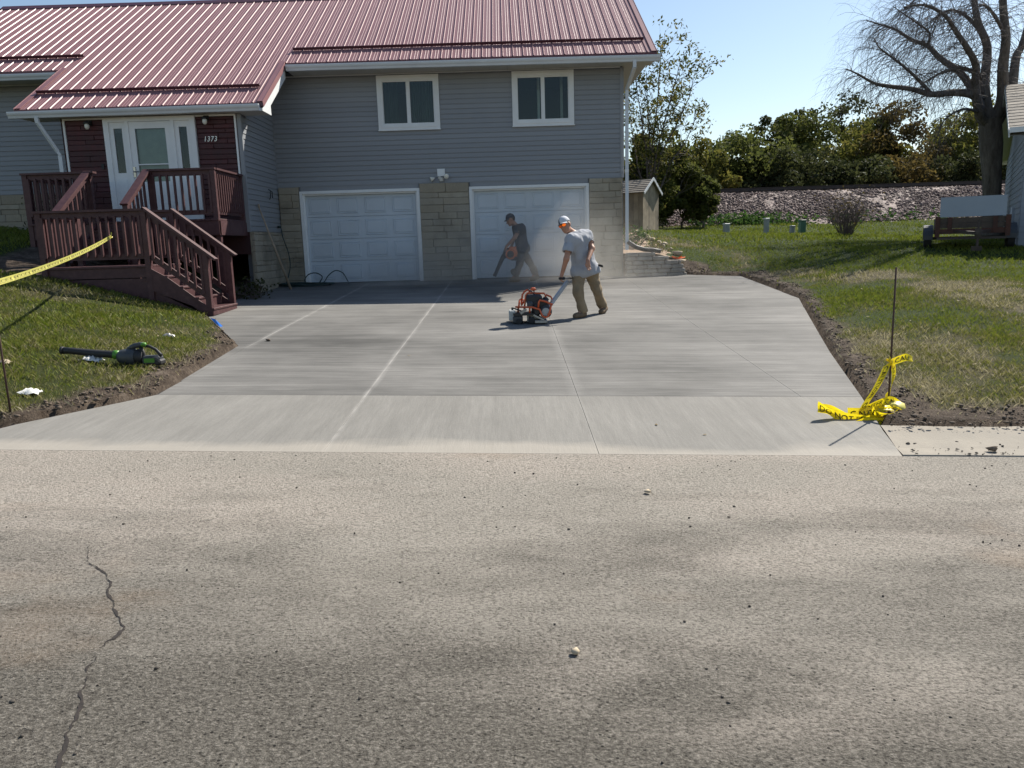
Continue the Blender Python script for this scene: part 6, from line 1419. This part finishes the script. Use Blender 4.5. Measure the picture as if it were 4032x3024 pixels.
    m_ = MB(); m_.obox(S(330, 640, -.21), S(440, 555, -.19), .012, .04); m_.build('depth_gauge', M['steel'], T); m_ = MB(); m_.obox(S(170, 530, -.02), S(370, 600, -.10), .02, .016); m_.obox(S(175, 530, -.02), S(178, 575, -.02), .03, .03); m_.build('pointer_arm', M['engine'], T)
    m_ = MB(); m_.tube([S(470, 180, .1), S(560, 250, .0), S(690, 380, -.12)], .010, 6); m_.tube([S(575, 195, .02), S(600, 300, -.02)], .009, 6); m_.build('throttle_cable', M['black'], T, True)
    m_ = MB(); k = S(572, 190, .03); m_.lathe((k.x, k.y, k.z-.02), (k.x, k.y, k.z+.03), [(0, .02), (.3, .045), (.8, .045), (1, .02)], 12); m_.build('filler_cap', M['orange'], T, True)
    # handle up to the worker's hands
    Wp = lambda px, py, dy=0.0: at(1880+px*.3135, 800+py*.3135, 12.33+dy)
    m_ = MB(); m_.obox(S(860, 520, .0), Wp(1130, 985, -.16), .035, .055); m_.build('handle_bar', M['greybar'], T); m_ = MB(); m_.tube([S(905, 400, .02), Wp(975, 1190, -.30), Wp(1010, 1150, -.28), Wp(1100, 1030, -.2)], .012, 6); m_.build('handle_brace', M['greybar'], T, True)
    m_ = MB(); m_.tube([Wp(1040, 945, -.33), Wp(1130, 945, -.20), Wp(1330, 940, .10)], .013, 8); m_.build('grip_bar', M['steel'], T, True)
    m_ = MB(); m_.tube([Wp(1030, 945, -.345), Wp(1090, 945, -.26)], .021, 8); m_.build('grip', M['rubber'], T, True); m_ = MB(); m_.tube([Wp(1200, 945, -.10), Wp(1345, 940, .12)], .021, 8); m_.build('grip', M['rubber'], T, True)
build_saw()

def build_leaf_blower():
    x0, y0 = -4.52, 8.02
    T = empty('leaf_blower', (0, 0, 0), 0, 'grey and green cordless leaf blower lying on the front lawn', 'leaf blower')
    B = lambda px, py, dy=0.0: at(0+px*.4973, 1200+py*.4973, 8.05+dy)
    gz = min(zl(B(1100, 440).x, 8.0), B(1100, 440).z)
    b = MB(); b.tube([B(480, 326), B(560, 330), B(700, 345), B(895, 360), B(950, 365)], [.036, .035, .037, .040, .046], 16); b.tube([B(478, 326), B(500, 327)], .040, 16); o = b.build('tube', M['black'], T, True)
    b = MB(); b.tube([B(900, 360), B(940, 364)], .048, 16); b.build('tube_collar', M['lime'], T, True)
    b = MB(); c = B(1010, 375); b.lathe(c+Vector((-.10, 0, 0)), c+Vector((.10, 0, -.01)), [(0, .055), (.15, .075), (.5, .092), (.85, .092), (1, .075)], 18); b.build('fan_housing', M['toolgrey'], T, True)
    b = MB(); c = B(1080, 380); b.lathe(c+Vector((0, 0, 0)), c+Vector((.07, 0, 0)), [(0, .08), (.4, .086), (1, .06)], 18); b.build('intake_grille', M['black'], T, True)
    b = MB(); b.tube([B(1015, 320), B(1060, 292), B(1110, 280), B(1140, 282)], [.028, .03, .028, .024], 10); b.build('upper_arm', M['toolgrey'], T, True)
    b = MB(); b.tube([B(1120, 285), B(1180, 295), B(1230, 320), B(1258, 350), B(1275, 370)], [.018, .016, .016, .018, .024], 10); b.build('handle', M['black'], T, True)
    b = MB(); b.tube([B(1115, 282, -.02), B(1150, 280, -.02)], .022, 8); b.build('trigger_pad', M['lime'], T, True)
    b = MB(); p = B(1210, 400); b.cbox(p.x-.10, p.x+.09, 7.99, 8.11, p.z-.045, p.z+.045, .018); b.build('battery_housing', M['toolgrey'], T)
    b = MB(); b.box(p.x-.07, p.x+.04, 7.984, 7.9895, p.z-.022, p.z+.022); b.build('side_panel', M['lime'], T)
    b = MB(); b.tube([B(1110, 300), B(1130, 350), B(1140, 400), B(1130, 430)], [.02, .02, .022, .024], 10); b.build('strut', M['black'], T, True)
    b = MB(); b.cbox(p.x+.03, p.x+.105, 7.98, 8.12, p.z-.055, p.z+.005, .015); b.build('battery', M['black'], T)
    zmin = min(min((c.matrix_world @ Vector(v)).z for v in c.bound_box) for c in children(T)); g = max(zl(x0+.5, 8.05), zl(x0, 8.05))
    T.location.z = (zl(B(1150, 430).x, 8.05)+.012)-zmin if abs(zl(B(1150, 430).x, 8.05)+.012-zmin) < .5 else 0
build_leaf_blower()
# ================================================================== caution tape and dust
def text_mesh(body, size):
    cu = bpy.data.curves.new('txt', 'FONT'); cu.body = body; cu.size = size; cu.resolution_u = 2; cu.space_character = 1.02
    ob = bpy.data.objects.new('txt', cu); COL.objects.link(ob); dg = bpy.context.evaluated_depsgraph_get(); me = bpy.data.meshes.new_from_object(ob.evaluated_get(dg)); bpy.data.objects.remove(ob)
    V = np.array([v.co[:2] for v in me.vertices]); F = [tuple(p.vertices) for p in me.polygons]; return V, F
def ribbon(pts, wid, nrm, name, mat, parent, words=None, tsize=.05, mir=False, pmat=None, ext=.004, n=60, label=None):
    """flat tape along a spline; nrm gives the across-direction at each control point; words are printed shapes laid on it"""
    P = np.array([tuple(p) for p in pts], float); A = np.array([tuple(Vector(a).normalized()) for a in nrm], float); m = len(P)
    def cr(P, u):
        i = np.minimum(u.astype(int), m-2); t = (u-i)[:, None]; g = lambda k: P[np.clip(i+k, 0, m-1)]
        return .5*((2*g(0))+(-g(-1)+g(1))*t+(2*g(-1)-5*g(0)+4*g(1)-g(2))*t*t+(-g(-1)+3*g(0)-3*g(1)+g(2))*t**3)
    u = np.linspace(0, m-1.0001, n); C = cr(P, u); X = cr(A, u); X /= np.linalg.norm(X, axis=1)[:, None]; s = np.r_[0, np.cumsum(np.linalg.norm(np.diff(C, axis=0), axis=1))]; L = s[-1]
    T = np.gradient(C, axis=0); T /= np.linalg.norm(T, axis=1)[:, None]; Nn = np.cross(T, X); Nn /= np.linalg.norm(Nn, axis=1)[:, None]
    k = 5; V = []
    for j in range(k):
        v = (j/(k-1)-.5)*wid; V.append(C+X*v+Nn*(.06*wid*math.sin(j*2.1)))
    V = np.stack(V, 1).reshape(-1, 3); idx = np.arange(n*k).reshape(n, k); F = np.stack([idx[:-1, :-1], idx[:-1, 1:], idx[1:, 1:], idx[1:, :-1]], -1).reshape(-1, 4); o = np_mesh(name, V, F, mat, parent, smooth=True)
    if words:
        tv, tf = text_mesh(words, tsize); w_ = tv[:, 0].max()-tv[:, 0].min(); VV = []; FF = []; x0 = .02
        reps = max(1, int((L-.02)/(w_+.06)))
        for r_ in range(reps):
            b = len(VV); ss = x0+r_*(w_+.06)+(tv[:, 0]-tv[:, 0].min()); vv = (tv[:, 1]-tsize*.36)
            if mir: ss = x0+r_*(w_+.06)+(tv[:, 0].max()-tv[:, 0])
            c = np.stack([np.interp(ss, s, C[:, q]) for q in range(3)], -1); xx = np.stack([np.interp(ss, s, X[:, q]) for q in range(3)], -1); nn = np.stack([np.interp(ss, s, Nn[:, q]) for q in range(3)], -1)
            fy = (vv/wid+.5)*(k-1); bend = .06*wid*np.sin(fy*2.1)
            for sg in (1, -1):
                b = len(VV); VV += [tuple(q) for q in (c+xx*vv[:, None]+nn*(bend+sg*ext)[:, None])]; FF += [tuple(b+i for i in f) for f in tf if max(ss[i] for i in f) < L]
        mb = MB(); mb.v = VV; mb.f = FF; tag(mb.build('lettering', pmat or M['print'], o), kind='stuff')
    return o
def build_tape():
    # strand from the left stake to the porch baluster
    T = empty('caution_tape', (0, 0, 0), 0, 'yellow caution tape strand stretched from the lawn stake to the porch railing', 'caution tape', 'lengths of yellow caution tape')
    kx, ky = STK_L; zk = zl(kx, ky); a = Vector((kx, ky, zk+1.06)); b = Vector((-6.45, 12.74, 1.955)); pts = []; nr = []
    for i in range(9):
        t = i/8; p = a.lerp(b, t); p.z -= .05*4*t*(1-t); pts.append(p); w_ = .35+.5*t; nr.append(Vector((.10*math.sin(i*.9), -.25-.2*math.cos(i*.7), 1)))
    ribbon(pts, .056, nr, 'tape_strip', M['tape_back'], T, 'CAUTION DO NOT ENTER', .050, True, M['print_back'], .003, 120)
    k = MB(); rg = random.Random(1)
    for i in range(5): q = b+Vector((rg.uniform(-.01, .03), rg.uniform(-.03, .02), rg.uniform(-.02, .02))); k.tube([q, q+Vector((rg.uniform(-.06, .05), rg.uniform(-.03, .03), rg.uniform(-.02, .08)))], .008, 5)
    k.build('knot', M['tape_back'], T)
    # bundle at the right stake
    T = empty('caution_tape', (0, 0, 0), 0, 'crumpled bundle of yellow caution tape tied round the right-hand stake', 'caution tape', 'lengths of yellow caution tape'); T['label'] = 'crumpled bundle of yellow caution tape heaped at the foot of its stake'
    sx, sy = STK_R; Yt = sy
    S = lambda px, py, dy=0.0: at(3180+px*.3622, 1380+py*.3622, Yt+dy)
    ribbon([S(870, 150, -.02), S(800, 300, -.07), S(730, 430, -.11), S(640, 560, -.15), S(590, 650, -.17)], .085, [(.9, .2, .35)]*5, 'tape_strip', M['tape'], T, 'CAUTION  DO', .075, False, None, .004, 50)
    ribbon([S(925, 125, 0), S(1000, 95, -.02), S(1070, 75, -.03), S(1140, 95, -.02)], .065, [(.1, .2, .5), (.1, .3, 1), (.1, .4, 1), (.2, .5, .4)], 'tape_strip', M['tape'], T, 'CAU', .06, False, None, .004, 30)
    ribbon([S(925, 150, .03), S(935, 260, .03), S(905, 400, .03), S(870, 480, .02), S(880, 560, .0)], .05, [(.9, .3, .1), (.9, .5, .1), (.5, .8, .1), (.9, .3, 0), (.9, .2, 0)], 'tape_strip', M['tape'], T, 'DO NOT', .04, False, None, .004, 40)
    rg = random.Random(12); base = at(3180+760*.3622, 1380+700*.3622, Yt-.05); zb = max(zl(sx, sy-.1), float(zdrv(2.9, 6.4)))
    def flat(px, py, dy): p = S(px, py, dy); return p
    strips = [([(110, 610, -.26), (230, 660, -.26), (330, 710, -.26), (450, 740, -.26), (600, 745, -.24), (800, 745, -.20), (1000, 745, -.12)], .085, 'DO NOT ENTER CAUTION'), ([(440, 690, -.18), (600, 690, -.18), (720, 680, -.14), (860, 660, -.10), (980, 690, -.06)], .095, 'CAUTION DO NOT'), ([(590, 640, -.16), (700, 600, -.12), (820, 560, -.06), (940, 560, .0), (990, 620, .03)], .085, 'ENTER CAUTION'),
              ([(430, 800, -.25), (520, 800, -.28), (640, 790, -.30), (800, 790, -.28), (960, 780, -.2), (1015, 740, -.12)], .085, 'CAUTION DO NOT ENTER'), ([(700, 640, -.20), (760, 700, -.22), (860, 720, -.22), (960, 690, -.16), (985, 650, -.1)], .09, 'DO NOT'), ([(120, 625, -.24), (250, 640, -.22), (380, 690, -.2), (470, 730, -.18), (600, 720, -.12)], .07, None), ([(560, 660, -.10), (680, 650, -.05), (800, 640, .0), (900, 600, .05), (960, 640, .06)], .1, None), ([(940, 640, -.1), (1000, 680, -.12), (1010, 740, -.16), (950, 790, -.2), (860, 800, -.22)], .06, 'CAUTION'), ([(640, 820, -.20), (760, 800, -.12), (880, 790, -.05), (980, 760, .0)], .09, None)]
    for i, (pp, wd, txt) in enumerate(strips):
        pts = [S(*q) for q in pp]; nr = [Vector((rg.uniform(-.3, .3), rg.uniform(-.75, .3), rg.uniform(.6, 1.0))) for _ in pts]; wd *= 1.15; ribbon(pts, wd, nr, 'tape_strip', M['tape'] if i % 3 else M['tape_back'] if i == 5 else M['tape'], T, txt, wd*.8, False, None, .004, 44)
    for wi, (px, py, dy, ax_, az_, mt) in enumerate(((820, 700, -.10, .15, .075, M['tape']), (940, 640, -.02, .10, .07, M['tape_back']), (640, 745, -.16, .13, .045, M['tape']), (900, 760, -.14, .13, .045, M['tape']))):
        rg2 = np.random.default_rng(40+wi); n = 15; u, v = np.meshgrid(np.linspace(0, 2*np.pi, n), np.linspace(-.5*np.pi, .5*np.pi, 9)); rr = 1+.42*(rg2.random(u.shape)-.5); rr[:, -1] = rr[:, 0]; c = S(px, py, dy)
        X = c.x+ax_*rr*np.cos(v)*np.cos(u); Yy = c.y+.09*rr*np.cos(v)*np.sin(u); Z = np.maximum(c.z+az_*rr*np.sin(v), zdrv(X, Yy)+.012); idx = np.arange(X.size).reshape(X.shape); Fq = np.stack([idx[:-1, :-1], idx[:-1, 1:], idx[1:, 1:], idx[1:, :-1]], -1).reshape(-1, 4); np_mesh('tape_wad', np.stack([X, Yy, Z], -1).reshape(-1, 3), Fq, mt, T)
    k = MB()
    for i in range(7): q = S(895, 130)+Vector((rg.uniform(-.02, .02), rg.uniform(-.02, .02), rg.uniform(-.02, .02))); k.tube([q, q+Vector((rg.uniform(-.05, .05), rg.uniform(-.04, .04), rg.uniform(-.04, .05)))], .010, 5)
    k.build('knot', M['tape'], T)
build_tape()
def build_dust():
    def cloud(x0, x1, y0, y1, z0, z1, label):
        b = MB(); b.box(x0, x1, y0, y1, z0, z1); o = b.build('dust_cloud', M['dust']); tag(o, label, 'dust', kind='stuff'); o.visible_shadow = True
    cloud(-3.6, 4.0, 15.2, 18.55, .84, 3.0, 'drifting pale concrete dust in front of the garage')
    cloud(-3.9, .6, 16.4, 18.5, .80, 1.75, 'low grey dust rolling over the shaded concrete beside the centre pier')
build_dust()
